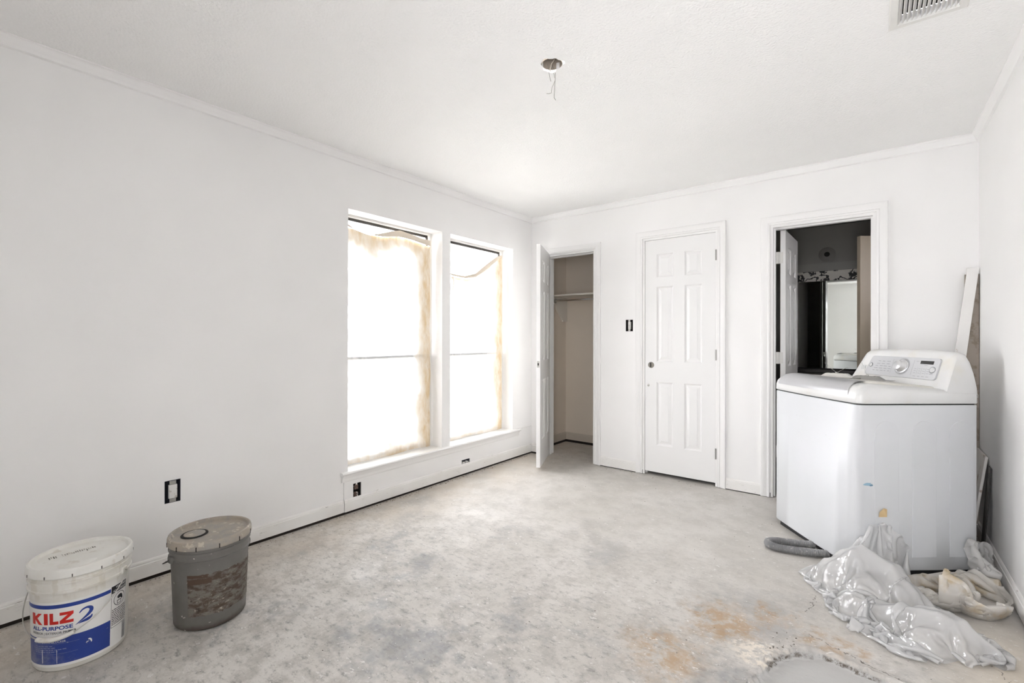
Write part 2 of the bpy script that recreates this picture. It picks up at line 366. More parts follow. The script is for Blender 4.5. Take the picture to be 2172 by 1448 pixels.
# ================================================================== TRIM
CAS = [(0, 0), (0, .009), (.004, .011), (.012, .0115), (.016, .008), (.022, .0095), (.034, .014), (.044, .0165), (.050, .017), (.056, .0165), (.058, .013), (.058, 0)]
def casing(name, x0, x1, zt, label, wide=1.0):
    mb = MB(); prof = [(u * wide + .004, v) for u, v in CAS]; path = lambda u: [(x0 - u, .004), (x0 - u, zt + u), (x1 + u, zt + u), (x1 + u, .004)]
    m = len(prof); vs = []
    for k in range(4):
        for u, v in prof: q = path(u)[k]; vs.append((q[0], -v, q[1]))
    fs = [(k * m + i, k * m + (i + 1) % m, (k + 1) * m + (i + 1) % m, (k + 1) * m + i) for k in range(3) for i in range(m)]
    fs += [tuple(range(m)), tuple(range(3 * m, 4 * m))]
    o = mb.add(vs, fs).build(name, M_trim, smooth=35); return struct(o, label)
def jamb(name, x0, x1, zt, stop_y, label=None):
    mb = MB(); t = .016; y0, y1 = -.002, WT + .012
    mb.box((x0, y0, 0.004), (x0 + t, y1, zt)); mb.box((x1 - t, y0, 0.004), (x1, y1, zt)); mb.box((x0 + t, y0, zt - t), (x1 - t, y1, zt))
    s0, s1 = stop_y; q = .010
    mb.box((x0 + t, s0, .004), (x0 + t + q, s1, zt - t)); mb.box((x1 - t - q, s0, .004), (x1 - t, s1, zt - t)); mb.box((x0 + t + q, s0, zt - t - q), (x1 - t - q, s1, zt - t))
    return struct(mb.build(name, M_trim), label)
casing('trim_3', .181, .739, 2.035, 'white door casing round the open closet'); jamb('trim_4', .181, .739, 2.035, (.042, .075))
casing('trim_5', 1.213, 1.836, 2.068, 'white door casing round the closed six-panel door'); jamb('trim_6', 1.213, 1.836, 2.068, (.042, .075))
casing('trim_7', 2.212, 2.835, 2.042, 'white door casing round the bathroom doorway', 1.06); jamb('trim_8', 2.212, 2.835, 2.042, (.035, .068))
BASE = [(0, 0), (.012, 0), (.013, .05), (.0125, .064), (.009, .067), (.0095, .072), (.0065, .079), (.0025, .083), (0, .083)]
BZ = .018
def base_x(name, y, sgn, x0, x1, z=BZ, dx0=0, dx1=0, m=None, label=None):
    mb = MB(); mb.prism(BASE, lambda p: (x0 + dx0 * p[0], y + sgn * p[0], z + p[1]), lambda p: (x1 + dx1 * p[0], y + sgn * p[0], z + p[1]))
    return struct(mb.build(name, m or M_base, smooth=35), label)
def base_y(name, x, sgn, y0, y1, z=BZ, d0=0, d1=0, m=None, label=None):
    mb = MB(); mb.prism(BASE, lambda p: (x + sgn * p[0], y0 + d0 * p[0], z + p[1]), lambda p: (x + sgn * p[0], y1 + d1 * p[0], z + p[1]))
    return struct(mb.build(name, m or M_base, smooth=35), label)
base_y('baseboard_left', 0, 1, YF, -2.181, d0=1, label='white baseboard with a dark gap above the slab, beside the buckets')
base_y('baseboard_left_window', .006, 1, -2.179, 0, d1=-1, label='white baseboard with a dark gap above the slab, under the windows')
base_x('baseboard_back_left', 0, -1, 0.012, .119, dx0=0); base_x('baseboard_back_middle', 0, -1, .802, 1.151, z=.008); base_x('baseboard_back_narrow', 0, -1, 1.899, 2.146, z=.008); base_x('baseboard_back_right', 0, -1, 2.902, W, dx1=-1)
base_y('baseboard_right', W, -1, YF, 0, d0=1, d1=-1)
M_cb = mat('closet_baseboard', (.58, .52, .44), .5, fn=paint((.58, .52, .44), .08, .05, 60))
base_y('baseboard_closet_left', 0, 1, WT + .012, .69, z=.028, d1=-1, m=M_cb); base_x('baseboard_closet_back', .69, -1, 0, 1.07, z=.028, dx0=1, m=M_cb)
# apron board under the window stool
ap = MB(); ap.box((0, -2.179, .095), (.006, 0, .215)); 
# keep the two outlet openings free
ap = MB(); panel_wall(ap, 0, 0.0002, .007, (-2.179, -.002), (.088, .284), [O2[:2] + (.084, .192), O3[:2] + (.0885, .134)])
struct(weld(ap.build('trim_9', M_wall, fix=False)), 'flat white board under the window sill')
CR = [(0, 0), (.033, 0), (.033, -.007), (.028, -.010), (.022, -.018), (.017, -.034), (.012, -.042), (.012, -.047), (.007, -.050), (0, -.052)]
def crown(name, f0, f1, label=None):
    mb = MB(); mb.prism(CR, f0, f1); return struct(mb.build(name, M_wall, smooth=35), label)
crown('trim_10', lambda p: (p[0], YF + p[0], H + p[1]), lambda p: (p[0], -p[0], H + p[1]), 'slim crown moulding above the windows')
crown('trim_11', lambda p: (p[0], -p[0], H + p[1]), lambda p: (W - p[0], -p[0], H + p[1]), 'slim crown moulding above the doors')
crown('trim_12', lambda p: (W - p[0], YF + p[0], H + p[1]), lambda p: (W - p[0], -p[0], H + p[1]), 'slim crown moulding above the washing machine')
# window stool and its moulding
st = MB(); SP = [(-.14, .0), (.028, 0), (.034, .005), (.035, .012), (.030, .019), (-.14, .019)]
st.prism(SP, lambda p: (p[0], -2.205, .268 + p[1]), lambda p: (p[0], -.212, .268 + p[1]))
stool = st.build('window_sill', M_trim, smooth=35); struct(stool, 'long white window stool under both windows')
# notch: the stool runs only through the two openings behind the wall face
bm = bmesh.new(); bm.from_mesh(stool.data); bm.free()
am = MB(); AP = [(.007, 0), (.010, .0), (.011, -.006), (.016, -.014), (.018, -.030), (.012, -.036), (.012, -.042), (.007, -.045)]
AP = [(.004, .0), (.024, .0), (.022, -.010), (.015, -.022), (.013, -.034), (.013, -.044), (.010, -.050), (.004, -.050)]
am.prism(AP, lambda p: (p[0], -2.195, .268 + p[1]), lambda p: (p[0], -.225, .268 + p[1])); struct(am.build('trim_13', M_trim, smooth=35), 'moulding under the window stool')
# ================================================================== WINDOWS
M_frame = mat('window_frame_white', (.74, .73, .70), .45, fn=paint((.74, .73, .70), .04, .05, 60))
M_bronze = mat('window_sash_bronze', (.06, .055, .05), .4, .4)
def glass_fn(n, b):
    t = n.t; out = t.nodes['Material Output']; t.nodes.remove(b)
    tr = n.n.new('ShaderNodeBsdfTransparent'); tr.inputs[0].default_value = (.96, .98, .97, 1)
    gl = n.n.new('ShaderNodeBsdfGlossy'); gl.inputs['Roughness'].default_value = .02
    fr = n.n.new('ShaderNodeFresnel'); fr.inputs[0].default_value = 1.45
    mx = n.n.new('ShaderNodeMixShader'); n.l.new(n.math('MULTIPLY', fr.outputs[0], .6), mx.inputs[0]); n.l.new(tr.outputs[0], mx.inputs[1]); n.l.new(gl.outputs[0], mx.inputs[2]); n.l.new(mx.outputs[0], out.inputs[0])
M_glass = mat('window_glass', (.9, .95, .95), fn=glass_fn)
def window(name, rect, label):
    y0, y1, z0, z1 = rect; xf0, xf1 = -.185, -.128; t = .024
    fr = MB()
    fr.box((xf0, y0, z0), (xf1, y0 + t, z1)); fr.box((xf0, y1 - t, z0), (xf1, y1, z1)); fr.box((xf0, y0 + t, z1 - .016), (xf1, y1 - t, z1)); fr.box((xf0, y0 + t, z0), (xf1, y1 - t, z0 + t))
    w = struct(fr.build(name, M_frame, bevel=.002), label)
    zm = z0 + (z1 - z0) * .425; s = .014
    for nm, za, zb, xx in (('lower_sash', z0 + t, zm + .014, -.143), ('upper_sash', zm - .014, z1 - .016, -.172)):
        sb = MB(); a, b_ = y0 + t, y1 - t
        sb.box((xx, a, za), (xx + .018, a + s, zb)); sb.box((xx, b_ - s, za), (xx + .018, b_, zb)); sb.box((xx, a + s, zb - .02), (xx + .018, b_ - s, zb)); sb.box((xx, a + s, za), (xx + .018, b_ - s, za + .02))
        so = sb.build(nm, M_bronze, w, bevel=.001)
        gp = MB(); gp.box((xx + .007, a + s - .002, za + .018), (xx + .011, b_ - s + .002, zb - .018)); gp.build('pane', M_glass, so)
    return w
window('window_1', WA, 'tall double-hung window, farther from the closet'); window('window_2', WB, 'tall double-hung window beside the closet')
# added window behind the camera, invented to give the room fill daylight
y0, y1, z0, z1 = WC; fr = MB(); a, b_ = YF - .13, YF - .09; t = .03
fr.box((y0, a, z0), (y0 + t, b_, z1)); fr.box((y1 - t, a, z0), (y1, b_, z1)); fr.box((y0 + t, a, z0), (y1 - t, b_, z0 + t)); fr.box((y0 + t, a, z1 - t), (y1 - t, b_, z1)); fr.box((y0 + t, a, (z0 + z1) / 2 - .015), (y1 - t, b_, (z0 + z1) / 2 + .015))
w3 = struct(fr.build('added_fill_window', M_frame, bevel=.002), 'unseen window added for fill daylight in the wall facing the doors')
for za, zb in ((z0 + t, (z0 + z1) / 2 - .015), ((z0 + z1) / 2 + .015, z1 - t)): MB().box((y0 + t, YF - .112, za), (y1 - t, YF - .108, zb)).build('pane', M_glass, w3)
# small bathroom window round the corner, beside the beige door
y0, y1, z0, z1 = WE; fr = MB(); a, b_ = 3.66, 3.70
fr.box((a, y0, z0), (b_, y0 + t, z1)); fr.box((a, y1 - t, z0), (b_, y1, z1)); fr.box((a, y0 + t, z0), (b_, y1 - t, z0 + t)); fr.box((a, y0 + t, z1 - t), (b_, y1 - t, z1)); fr.box((a, y0 + t, (z0 + z1) / 2 - .015), (b_, y1 - t, (z0 + z1) / 2 + .015))
w4 = struct(fr.build('window_4', M_frame, bevel=.002), 'small bathroom window with frosted panes')
FROST = []
for za, zb in ((z0 + t, (z0 + z1) / 2 - .015), ((z0 + z1) / 2 + .015, z1 - t)): FROST.append(MB().box((3.678, y0 + t, za), (3.682, y1 - t, zb)).build('pane', None, w4))
# ================================================================== DOORS
def six_panel(name, w, h, t, label, bore=True, m=None):
    """slab in local coords: x 0..w from the hinge, y 0..t, z 0..h"""
    root = None; sl = MB(); q = .012; dp = .0105
    st_, mid = .108 * w / .61, .098 * w / .61; pw = (w - 2 * st_ - mid) / 2
    cols = [(st_, st_ + pw), (st_ + pw + mid, w - st_)]
    rows = [(.235, .235 + .555), (.965, .965 + .655), (1.70, 1.70 + .205)]; k = h / 2.03; rows = [(a * k, b_ * k) for a, b_ in rows]
    holes = [(c[0], c[1], r_[0], r_[1]) for c in cols for r_ in rows]
    xs = sorted({0, w, *[v for c in cols for v in c]}); zs = sorted({0, h, *[v for r_ in rows for v in r_]})
    for y, s_ in ((0, 1), (t, -1)):
        for i in range(len(xs) - 1):
            for j in range(len(zs) - 1):
                if any(hh[0] <= xs[i] < hh[1] and hh[2] <= zs[j] < hh[3] for hh in holes): continue
                sl.add([(xs[i], y, zs[j]), (xs[i + 1], y, zs[j]), (xs[i + 1], y, zs[j + 1]), (xs[i], y, zs[j + 1])], [(0, 1, 2, 3)])
        for a, b_, c, d in holes:
            o_ = [(a, c), (b_, c), (b_, d), (a, d)]; i_ = [(a + q, c + q), (b_ - q, c + q), (b_ - q, d - q), (a + q, d - q)]
            sl.add([(x, y, z) for x, z in o_] + [(x, y + s_ * dp, z) for x, z in i_], [(e, (e + 1) % 4, 4 + (e + 1) % 4, 4 + e) for e in range(4)])
    for x in (0, w):
        for j in range(len(zs) - 1): sl.add([(x, 0, zs[j]), (x, t, zs[j]), (x, t, zs[j + 1]), (x, 0, zs[j + 1])], [(0, 1, 2, 3)])
    for z in (0, h):
        for i in range(len(xs) - 1): sl.add([(xs[i], 0, z), (xs[i + 1], 0, z), (xs[i + 1], t, z), (xs[i], t, z)], [(0, 1, 2, 3)])
    door = struct(weld(sl.build(name, m or M_door, fix=False)), label)
    for a, b_, c, d in holes:
        pm = MB(); a0, b0, c0, d0 = a + q - .001, b_ - q + .001, c + q - .001, d - q + .001; e = .028; rings = []
        for ins, y in ((0, t / 2), (0, dp), (.007, dp), (e, .0030), (e + .002, .0018)):
            rings.append([(a0 + ins, y, c0 + ins), (b0 - ins, y, c0 + ins), (b0 - ins, y, d0 - ins), (a0 + ins, y, d0 - ins)])
        rings2 = [[(x, t - y, z) for x, y, z in r_] for r_ in rings]
        pm.loft(list(reversed(rings)) + rings2[1:]); pm.build('panel', m or M_door, door)
    return door
def hinge(door, x, y, zs, m, flip=1):
    for z in zs:
        hb = MB(); hb.tube([(x, y, z - .045), (x, y, z + .045)], .0065, 10)
        for k in range(5): hb.tube([(x, y, z - .045 + .018 * k + .001), (x, y, z - .045 + .018 * k + .017)], .0075, 10)
        hb.box((x, y + .004 * flip, z - .044), (x + .03, y + .0065 * flip, z + .044)) if flip else None
        hb.build('hinge', m, door, smooth=40)
# closed door
D2X0, D2X1 = 1.231, 1.818
d2 = six_panel('door_2', D2X1 - D2X0 + .0, 2.018, .035, 'closed white six-panel door with an empty knob hole')
d2.location = (D2X0, .004, .032)
for z in (.235, 1.03, 1.835):
    hb = MB(); hb.tube([(.592, -.006, z - .043), (.592, -.006, z + .043)], .0055, 10); hb.build('hinge', M_hingem, d2, smooth=40)
bo = MB(); bo.lathe([(.0, .0), (.0215, .0), (.0215, .0012), (.026, .0014), (.027, .0002)], 28); o = bo.build('knob_hole', mat('knob_hole_lining', (.25, .23, .20), .6), d2, smooth=40); o.rotation_euler = (R(90), 0, 0); o.location = (.055, -.0005, .93 - .0)
bo = MB(); bo.box((-.004, -.0030, -.019), (.004, -.001, .019)); o = bo.build('latch_edge', M_dark, d2); o.location = (.052, 0, .93)
bo = MB(); bo.lathe([(0, .004), (.005, .004), (.009, .002), (.011, 0)], 14); o = bo.build('screw', M_steel, d2, smooth=40); o.rotation_euler = (R(90), 0, 0); o.location = (.030, 0, .752)
# closet door, swung out into the room
d1 = six_panel('door_1', .556, 2.012, .035, 'white six-panel closet door swung open into the room')
d1.location = (.196, -.012, .030); d1.rotation_euler = (0, 0, math.atan2(-.508, .231))
lp = MB(); lp.box((.5555, .006, .90), (.5572, .029, .958)); lpo = lp.build('latch_plate', M_steel, d1)
lb = MB(); lb.box((.557, .012, .918), (.5585, .023, .94)); lb.build('latch_hole', M_dark, lpo)
# bathroom door, swung into the bathroom
d3 = six_panel('door_3', .560, 2.0, .035, 'white six-panel bathroom door swung inward')
d3.location = (2.292, .134, .026); d3.rotation_euler = (0, 0, math.atan2(.557, .017))
for z in (.3, 1.02, 1.79):
    hb = MB(); hb.tube([(-.008, .042, z - .045), (-.008, .042, z + .045)], .006, 10); hb.box((-.0025, .016, z - .043), (-.0003, .040, z + .043)); hb.box((-.016, .046, z - .045), (-.006, .062, z + .045)); hb.build('hinge', M_hinge, d3, smooth=40)
lp = MB(); lp.box((.5595, .006, .93), (.5615, .029, .987)); lp.build('latch_plate', M_steel, d3)
# ================================================================== CLOSET FITTINGS
M_shelf = mat('shelf_paint', (.74, .70, .63), .5, fn=paint((.74, .70, .63), .06, .05, 40))
ZS = 1.655
t = thing('closet_shelf', 'pale closet shelf resting on wall cleats', 'shelf', (0, 0, 0))
MB().box((.001, .375, ZS), (1.069, .689, ZS + .018)).build('shelf_board', M_shelf, t, bevel=.001)
sb = MB(); sb.box((.001, .375, ZS - .095), (.018, .405, ZS)); sb.prism([(.30, -.30), (.689, -.30), (.689, -.30), (.689, -.0), (.375, 0), (.375, -.04), (.62, -.26), (.62, -.30)], lambda p: (.001, p[0], ZS + p[1] - .0), lambda p: (.019, p[0], ZS + p[1])) if False else None
sb.prism([(.375, 0), (.375, -.06), (.40, -.075), (.60, -.255), (.60, -.27), (.688, -.27), (.688, 0)], lambda p: (.001, p[0], ZS + p[1]), lambda p: (.019, p[0], ZS + p[1])); sb.build('side_cleat', M_shelf, t)
t = thing('closet_rod', 'shiny metal closet rod under the shelf', 'rod', (0, 0, 0))
MB().tube([(.022, .43, ZS - .045), (1.068, .43, ZS - .045)], .0125, 16).build('rod', M_chrome, t, smooth=40)
fl = MB(); fl.tube([(.0195, .43, ZS - .045), (.024, .43, ZS - .045)], .028, 20); fl.tube([(.024, .43, ZS - .045), (.036, .43, ZS - .045)], .017, 20); fl.build('socket', M_steel, t, smooth=40)
# ================================================================== BATHROOM FITTINGS
M_mirror = mat('mirror_silver', (.80, .83, .80), .015, 1.)
t = thing('bathroom_mirror', 'large frameless mirror on the dark bathroom wall', 'mirror', (2.6, YB, .86))
MB().box((-.44, -.006, .012), (.95, -.001, .965)).build('mirror_glass', M_mirror, t)
tr = MB(); tr.box((-.45, -.008, 0), (.96, -.0005, .012)); tr.build('bottom_channel', M_dark, t)
def wallpaper(n, b):
    co = n.co(); v = n.scaled(co, (1, 1, 1.0))
    d = n.voro(9, n.vmath('ADD', v, n.vmath('MULTIPLY', n.vmath('SUBTRACT', n.noise(12, 4, .6, color=True), (.5, .5, .5)), (.14, 0, .14))))
    fl_ = n.math('MULTIPLY', n.ramp(d, .42, .36), n.ramp(n.noise(38, 4, .6), .38, .46))
    st = n.math('MULTIPLY', n.ramp(n.math('ABSOLUTE', n.math('SUBTRACT', n.noise(7, 3, .5), .5)), .03, .018), 1.)
    n.put(b, 'Base Color', n.mix(n.math('MAXIMUM', fl_, st), (.84, .80, .72), (.035, .032, .03)))
M_paper = mat('floral_wallpaper', (.7, .66, .58), .6, fn=wallpaper)
b_ = MB().box((2.05, YB - .003, 1.828), (3.6, YB - .0005, 1.935)).build('wallpaper_border', M_paper); tag(b_, 'black-on-cream floral wallpaper strip above the mirror', 'wallpaper')
t = thing('bathroom_light_plate', 'round wall plate left from a removed bathroom light', 'light mount', (2.42, YB, 2.115))
o = MB(); o.lathe([(.026, .0), (.026, .008), (.07, .006), (.078, .002), (.078, .0)], 32); o = o.build('plate', mat('plate_grey', (.24, .225, .20), .5), t, smooth=40); o.rotation_euler = (R(90), 0, 0)
o = MB(); o.disc(.026, .004, 24); o = o.build('opening', M_dark, t); o.rotation_euler = (R(90), 0, 0)
vt = thing('bathroom_vanity', 'dark bathroom vanity below the mirror', 'vanity', (2.8, YB, 0))
M_van = mat('vanity_wood', (.045, .034, .026), .45, fn=speck((.045, .034, .026), (.02, .015, .012), 12, .5, .6))
MB().box((-.75, -.53, .09), (.79, -.001, .785)).build('cabinet', M_van, vt, bevel=.003)
MB().box((-.75, -.47, 0), (.79, -.002, .09)).build('plinth', M_dark, vt)
for i in range(4):
    a = -.73 + i * .38; d_ = MB().box((a, -.548, .12), (a + .36, -.531, .76)).build('door', M_van, vt, bevel=.004)
    MB().tube([(a + .32, -.549, .64), (a + .32, -.562, .64)], .012, 14).build('knob', M_steel, d_, smooth=40)
top = MB().box((-.75, -.56, .785), (.79, -.001, .822)).build('countertop', mat('vanity_top', (.05, .042, .035), .3), vt, bevel=.005)
MB().box((-.75, -.022, .822), (.79, -.0015, .858)).build('backsplash', mat('vanity_top', None), vt, bevel=.002)
# second door inside the bathroom, standing ajar
BEI = (.52, .445, .34)
M_beige = mat('beige_door', BEI, .45, fn=paint(BEI, .04, .05, 60))
bd = MB().box((0, 0, .02), (.60, .035, 2.03)).build('door_4', M_beige, bevel=.002); struct(bd, 'plain beige door standing ajar in the bathroom'); bd.location = (2.738, .752, 0); bd.rotation_euler = (0, 0, R(39))
MB().lathe([(0, .055), (.018, .054), (.026, .045), (.024, .032), (.012, .026), (.011, .008), (.028, .005), (.03, 0)], 24).build('knob', M_steel, bd, smooth=40).matrix_local = Matrix.Translation((.06, 0, .95)) @ Matrix.Rotation(R(90), 4, 'X')
# ================================================================== ELECTRICAL BOXES
M_box = mat('blue_box', (.05, .055, .07), .6); M_recep = mat('receptacle_white', (.74, .73, .70), .4, fn=speck((.74, .73, .70), (.5, .47, .42), 40, .6, .66)); M_brown = mat('receptacle_brown', (.12, .06, .04), .5, fn=speck((.10, .06, .045), (.6, .58, .55), 60, .58, .64))
def ebox(mb, a, b_, d):      # open box a..b in local y,z behind the wall face, x to -d
    (y0, z0), (y1, z1) = a, b_; q = .0018
    mb.box((-d, y0, z0), (-d + q, y1, z1)); mb.box((-d, y0, z0), (-.001, y0 + q, z1)); mb.box((-d, y1 - q, z0), (-.001, y1, z1)); mb.box((-d, y0, z0), (-.001, y1, z0 + q)); mb.box((-d, y0, z1 - q), (-.001, y1, z1)); return mb
def outlet(name, rect, label, style):
    y0, y1, z0, z1 = rect; c = ((y0 + y1) / 2, (z0 + z1) / 2); hw, hh = (y1 - y0) / 2, (z1 - z0) / 2
    t = thing(name, label, 'outlet', (0.0 if style == 'a' else .0, c[0], c[1]))
    ebox(MB(), (-hw, -hh), (hw, hh), .055).build('box', M_box if style != 'b' else M_dark, t)
    if style == 'a':
        MB().box((-.012, -.017, -.036), (.003, .020, .034)).build('receptacle', M_recep, t, bevel=.003)
        MB().box((.0005, -.014, .036), (.002, .014, .054)).build('mounting_strap', M_steel, t); MB().box((.0005, -.014, -.054), (.002, .014, -.037)).build('mounting_strap', M_steel, t)
        MB().tube([(.0, 0, .046), (.004, 0, .046)], .003, 8).build('screw', M_steel, t)
    elif style == 'b':
        for z in (-.026, .024):
            r_ = MB().box((-.02, -.016, z - .016), (-.003, .016, z + .016)).build('receptacle', M_brown, t, bevel=.004)
            s = MB(); s.box((-.0031, -.008, z - .004), (-.0022, -.005, z + .007)); s.box((-.0031, .005, z - .004), (-.0022, .008, z + .007)); s.build('slots', M_dark, r_)
        MB().box((-.003, -.006, -.052), (-.0015, .006, -.042)).build('mounting_strap', M_recep, t); MB().box((-.003, -.006, .041), (-.0015, .006, .052)).build('mounting_strap', M_recep, t)
    else:
        for y in (-.021, .022):
            r_ = MB().lathe([(0, .004), (.0145, .004), (.0155, .002), (.0155, -.015)], 20).build('receptacle', M_recep, t, smooth=40); r_.matrix_local = Matrix.Translation((-.003, y, -.006)) @ Matrix.Rotation(R(90), 4, 'Y')
            s = MB(); s.box((-.006, -.005, .0041), (.002, -.003, .005)); s.box((-.006, .003, .0041), (.002, .005, .005)); s.build('slots', M_dark, r_)
        MB().box((-.004, -.052, -.012), (-.002, -.040, .004)).build('mounting_strap', M_steel, t); MB().box((-.004, .041, -.012), (-.002, .052, .004)).build('mounting_strap', M_steel, t)
    return t
outlet('wall_outlet', O1, 'uncovered outlet box with painted receptacle above the buckets', 'a')
outlet('wall_outlet', O2, 'uncovered brown duplex outlet below the window stool end', 'b')
outlet('wall_outlet', O3, 'uncovered sideways outlet box just above the baseboard', 'c')
t = thing('light_switch', 'uncovered light switch box between the two closets', 'switch', ((SW[0] + SW[1]) / 2, 0, (SW[2] + SW[3]) / 2), R(-90))
ebox(MB(), (-.034, -.052), (.034, .052), .055).build('box', M_dark, t)
MB().box((-.02, -.012, -.033), (.001, .012, .033)).build('switch_body', M_recep, t, bevel=.002)
MB().box((.0005, -.010, -.05), (.002, .010, -.034)).build('mounting_strap', M_steel, t); MB().box((.0005, -.010, .034), (.002, .010, .05)).build('mounting_strap', M_steel, t)
MB().box((.001, -.004, -.008), (.011, .004, .006)).build('toggle', M_recep, t, bevel=.001)
# ceiling junction box and its wires
t = thing('ceiling_junction_box', 'open ceiling fixture box with bare wires hanging out', 'junction box', (HX, HY, H))
MB().lathe([(.045, .004), (.047, .004), (.047, .055), (0, .055), (0, .052), (.045, .052)], 32).build('box', mat('junction_beige', (.42, .37, .31), .5), t, smooth=40)
M_wirew = mat('wire_cream', (.62, .58, .50), .5)
def wv(px): return [(p[0], p[1], p[2]) for p in px]
def wire_pts(seq):   # (u along view right, v down) offsets from the hole centre
    rx, ry = .789, .614
    return [(rx * u * 1.25, ry * u * 1.25, v * 1.3 if v < 0 else v) for u, v in seq]
MB().tube(wire_pts([(.012, .04), (.006, .02), (-.002, .006), (-.004, -.006), (-.008, -.018), (-.004, -.022)]), .0022, 8).build('wire', M_wirew, t, smooth=60)
MB().tube(wire_pts([(-.004, .01), (.006, -.012), (.012, -.03), (.011, -.06), (.009, -.09), (.008, -.115), (.014, -.124)]), .0011, 6).build('wire', M_wire, t, smooth=60)
MB().tube(wire_pts([(.011, -.055), (.006, -.068), (.0, -.078), (-.002, -.09), (-.002, -.098), (-.012, -.101), (-.020, -.1005)]), .0009, 6).build('wire', M_wire, t, smooth=60)
MB().tube(wire_pts([(-.016, .004), (-.012, -.02), (-.009, -.04), (-.004, -.058)]), .0010, 6).build('wire', M_wire, t, smooth=60)
MB().tube(wire_pts([(.0, .0), (.0, -.015), (.008, -.034), (.009, -.046)]), .0009, 6).build('wire', M_wire, t, smooth=60)
# ceiling vent
t = thing('ceiling_vent', 'white louvred ceiling vent beside the crown moulding', 'vent', ((VX0 + VX1) / 2, (VY0 + VY1) / 2, H))
M_vent = mat('vent_white', (.78, .77, .74), .4)
hx, hy = (VX1 - VX0) / 2, (VY1 - VY0) / 2
fr = MB(); k = .026
rings = [[(x * a, y * b_, z) for x, y in ((-1, -1), (1, -1), (1, 1), (-1, 1))] for a, b_, z in ((hx, hy, -.0005), (hx, hy, -.004), (hx - .004, hy - .004, -.007), (hx - k, hy - k, -.008), (hx - k, hy - k, .004))]
fr.loft(rings, caps=False).build('frame', M_vent, t, fix=True)
dk = MB(); panel_wall(dk, 2, .09, .1, (-hx + .028, hx - .028), (-hy + .028, hy - .028)); e = .0015
dk.box((-hx + .028, -hy + .028, .031), (-hx + .029, hy - .028, .1)); dk.box((hx - .029, -hy + .028, .031), (hx - .028, hy - .028, .1)); dk.box((-hx + .028, -hy + .028, .031), (hx - .028, -hy + .029, .1)); dk.box((-hx + .028, hy - .029, .031), (hx - .028, hy - .028, .1))
dk.build('duct', M_dark, t)
ns = 13
for i in range(ns):
    x = -hx + k + (2 * hx - 2 * k) * (i + .5) / ns; sgn = -1 if i < 6.5 else -1
    s = MB(); a = R(52); c_, s_ = math.cos(a) * .0085, math.sin(a) * .0085
    s.add([(x - c_, -hy + k, .010 - s_ - .006), (x + c_, -hy + k, .010 + s_ - .006), (x + c_ + .0012, -hy + k, .010 + s_ - .007), (x - c_ + .0012, -hy + k, .010 - s_ - .007)] + [(x - c_, hy - k, .010 - s_ - .006), (x + c_, hy - k, .010 + s_ - .006), (x + c_ + .0012, hy - k, .010 + s_ - .007), (x - c_ + .0012, hy - k, .010 - s_ - .007)], [(0, 1, 2, 3), (4, 5, 6, 7), (0, 1, 5, 4), (1, 2, 6, 5), (2, 3, 7, 6), (3, 0, 4, 7)])
    s.build('slat', M_vent, t)
# ================================================================== PLASTIC SHEETS OVER THE WINDOWS
def film_mat(name, clear=.45, tint=(.93, .93, .91), stainy=False, gloss=.10, stain=(.70, .54, .33), crease=.25):
    def fn(n, b):
        t = n.t; out = t.nodes['Material Output']; t.nodes.remove(b)
        nrm = None
        if crease: rdg = n.math('ABSOLUTE', n.math('SUBTRACT', n.noise(9, 2, .5, dist=1.2), .5)); rd2 = n.math('ABSOLUTE', n.math('SUBTRACT', n.noise(24, 2, .5, dist=.8), .5))
        if crease: nrm = n.bump(n.math('MULTIPLY_ADD', rd2, .4, rdg), crease, .05)
        col = tint
        cl = clear
        if stainy is True:      # overspray darkening the taped border, kept in the mesh as a vertex attribute
            at = n.n.new('ShaderNodeAttribute'); at.attribute_name = 'overspray'; e = at.outputs['Fac']
            e = n.math('ADD', e, n.math('MULTIPLY', n.math('SUBTRACT', n.noise(5, 3, .65), .5), .95)); e = n.math('MULTIPLY_ADD', e, 1.35, -.10, clamp=True)
            streak = n.ramp(n.noise(22, 3, .6, n.scaled(n.co(), (1, 1, .35)), .3), .3, .7, .55, 1.)
            col = n.mix(n.math('MULTIPLY', e, streak), tint, stain); cl = n.math('MULTIPLY_ADD', e, -clear, clear)
        elif stainy:
            e = n.ramp(n.noise(stainy, 4, .6), .48, .66); col = n.mix(e, tint, stain)
        tl = n.n.new('ShaderNodeBsdfTranslucent'); n.put(tl, 0, col)
        df = n.n.new('ShaderNodeBsdfDiffuse'); n.put(df, 0, col)
        m1 = n.n.new('ShaderNodeMixShader'); m1.inputs[0].default_value = .5; n.l.new(tl.outputs[0], m1.inputs[1]); n.l.new(df.outputs[0], m1.inputs[2])
        if stainy is True:      # thick overspray lets little daylight through
            inv = n.math('SUBTRACT', 1., e); thin = n.math('POWER', inv, 8.); cl = n.math('MULTIPLY', thin, clear); n.put(m1, 0, n.math('SUBTRACT', n.math('MULTIPLY_ADD', inv, -.045, .984), n.math('MULTIPLY', thin, .50)))
        tp = n.n.new('ShaderNodeBsdfTransparent'); tp.inputs[0].default_value = (.97, .97, .96, 1)
        m2 = n.n.new('ShaderNodeMixShader'); n.put(m2, 0, cl); n.l.new(m1.outputs[0], m2.inputs[1]); n.l.new(tp.outputs[0], m2.inputs[2])
        gl = n.n.new('ShaderNodeBsdfGlossy'); gl.inputs['Roughness'].default_value = .14; n.put(gl, 'Normal', nrm)
        m3 = n.n.new('ShaderNodeMixShader')
        lw = n.n.new('ShaderNodeLayerWeight'); lw.inputs[0].default_value = .25; n.put(m3, 0, n.math('MULTIPLY_ADD', lw.outputs['Facing'], gloss * 2, gloss * .3))
        n.l.new(m2.outputs[0], m3.inputs[1]); n.l.new(gl.outputs[0], m3.inputs[2]); n.l.new(m3.outputs[0], out.inputs[0])
    return mat(name, tint, fn=fn)
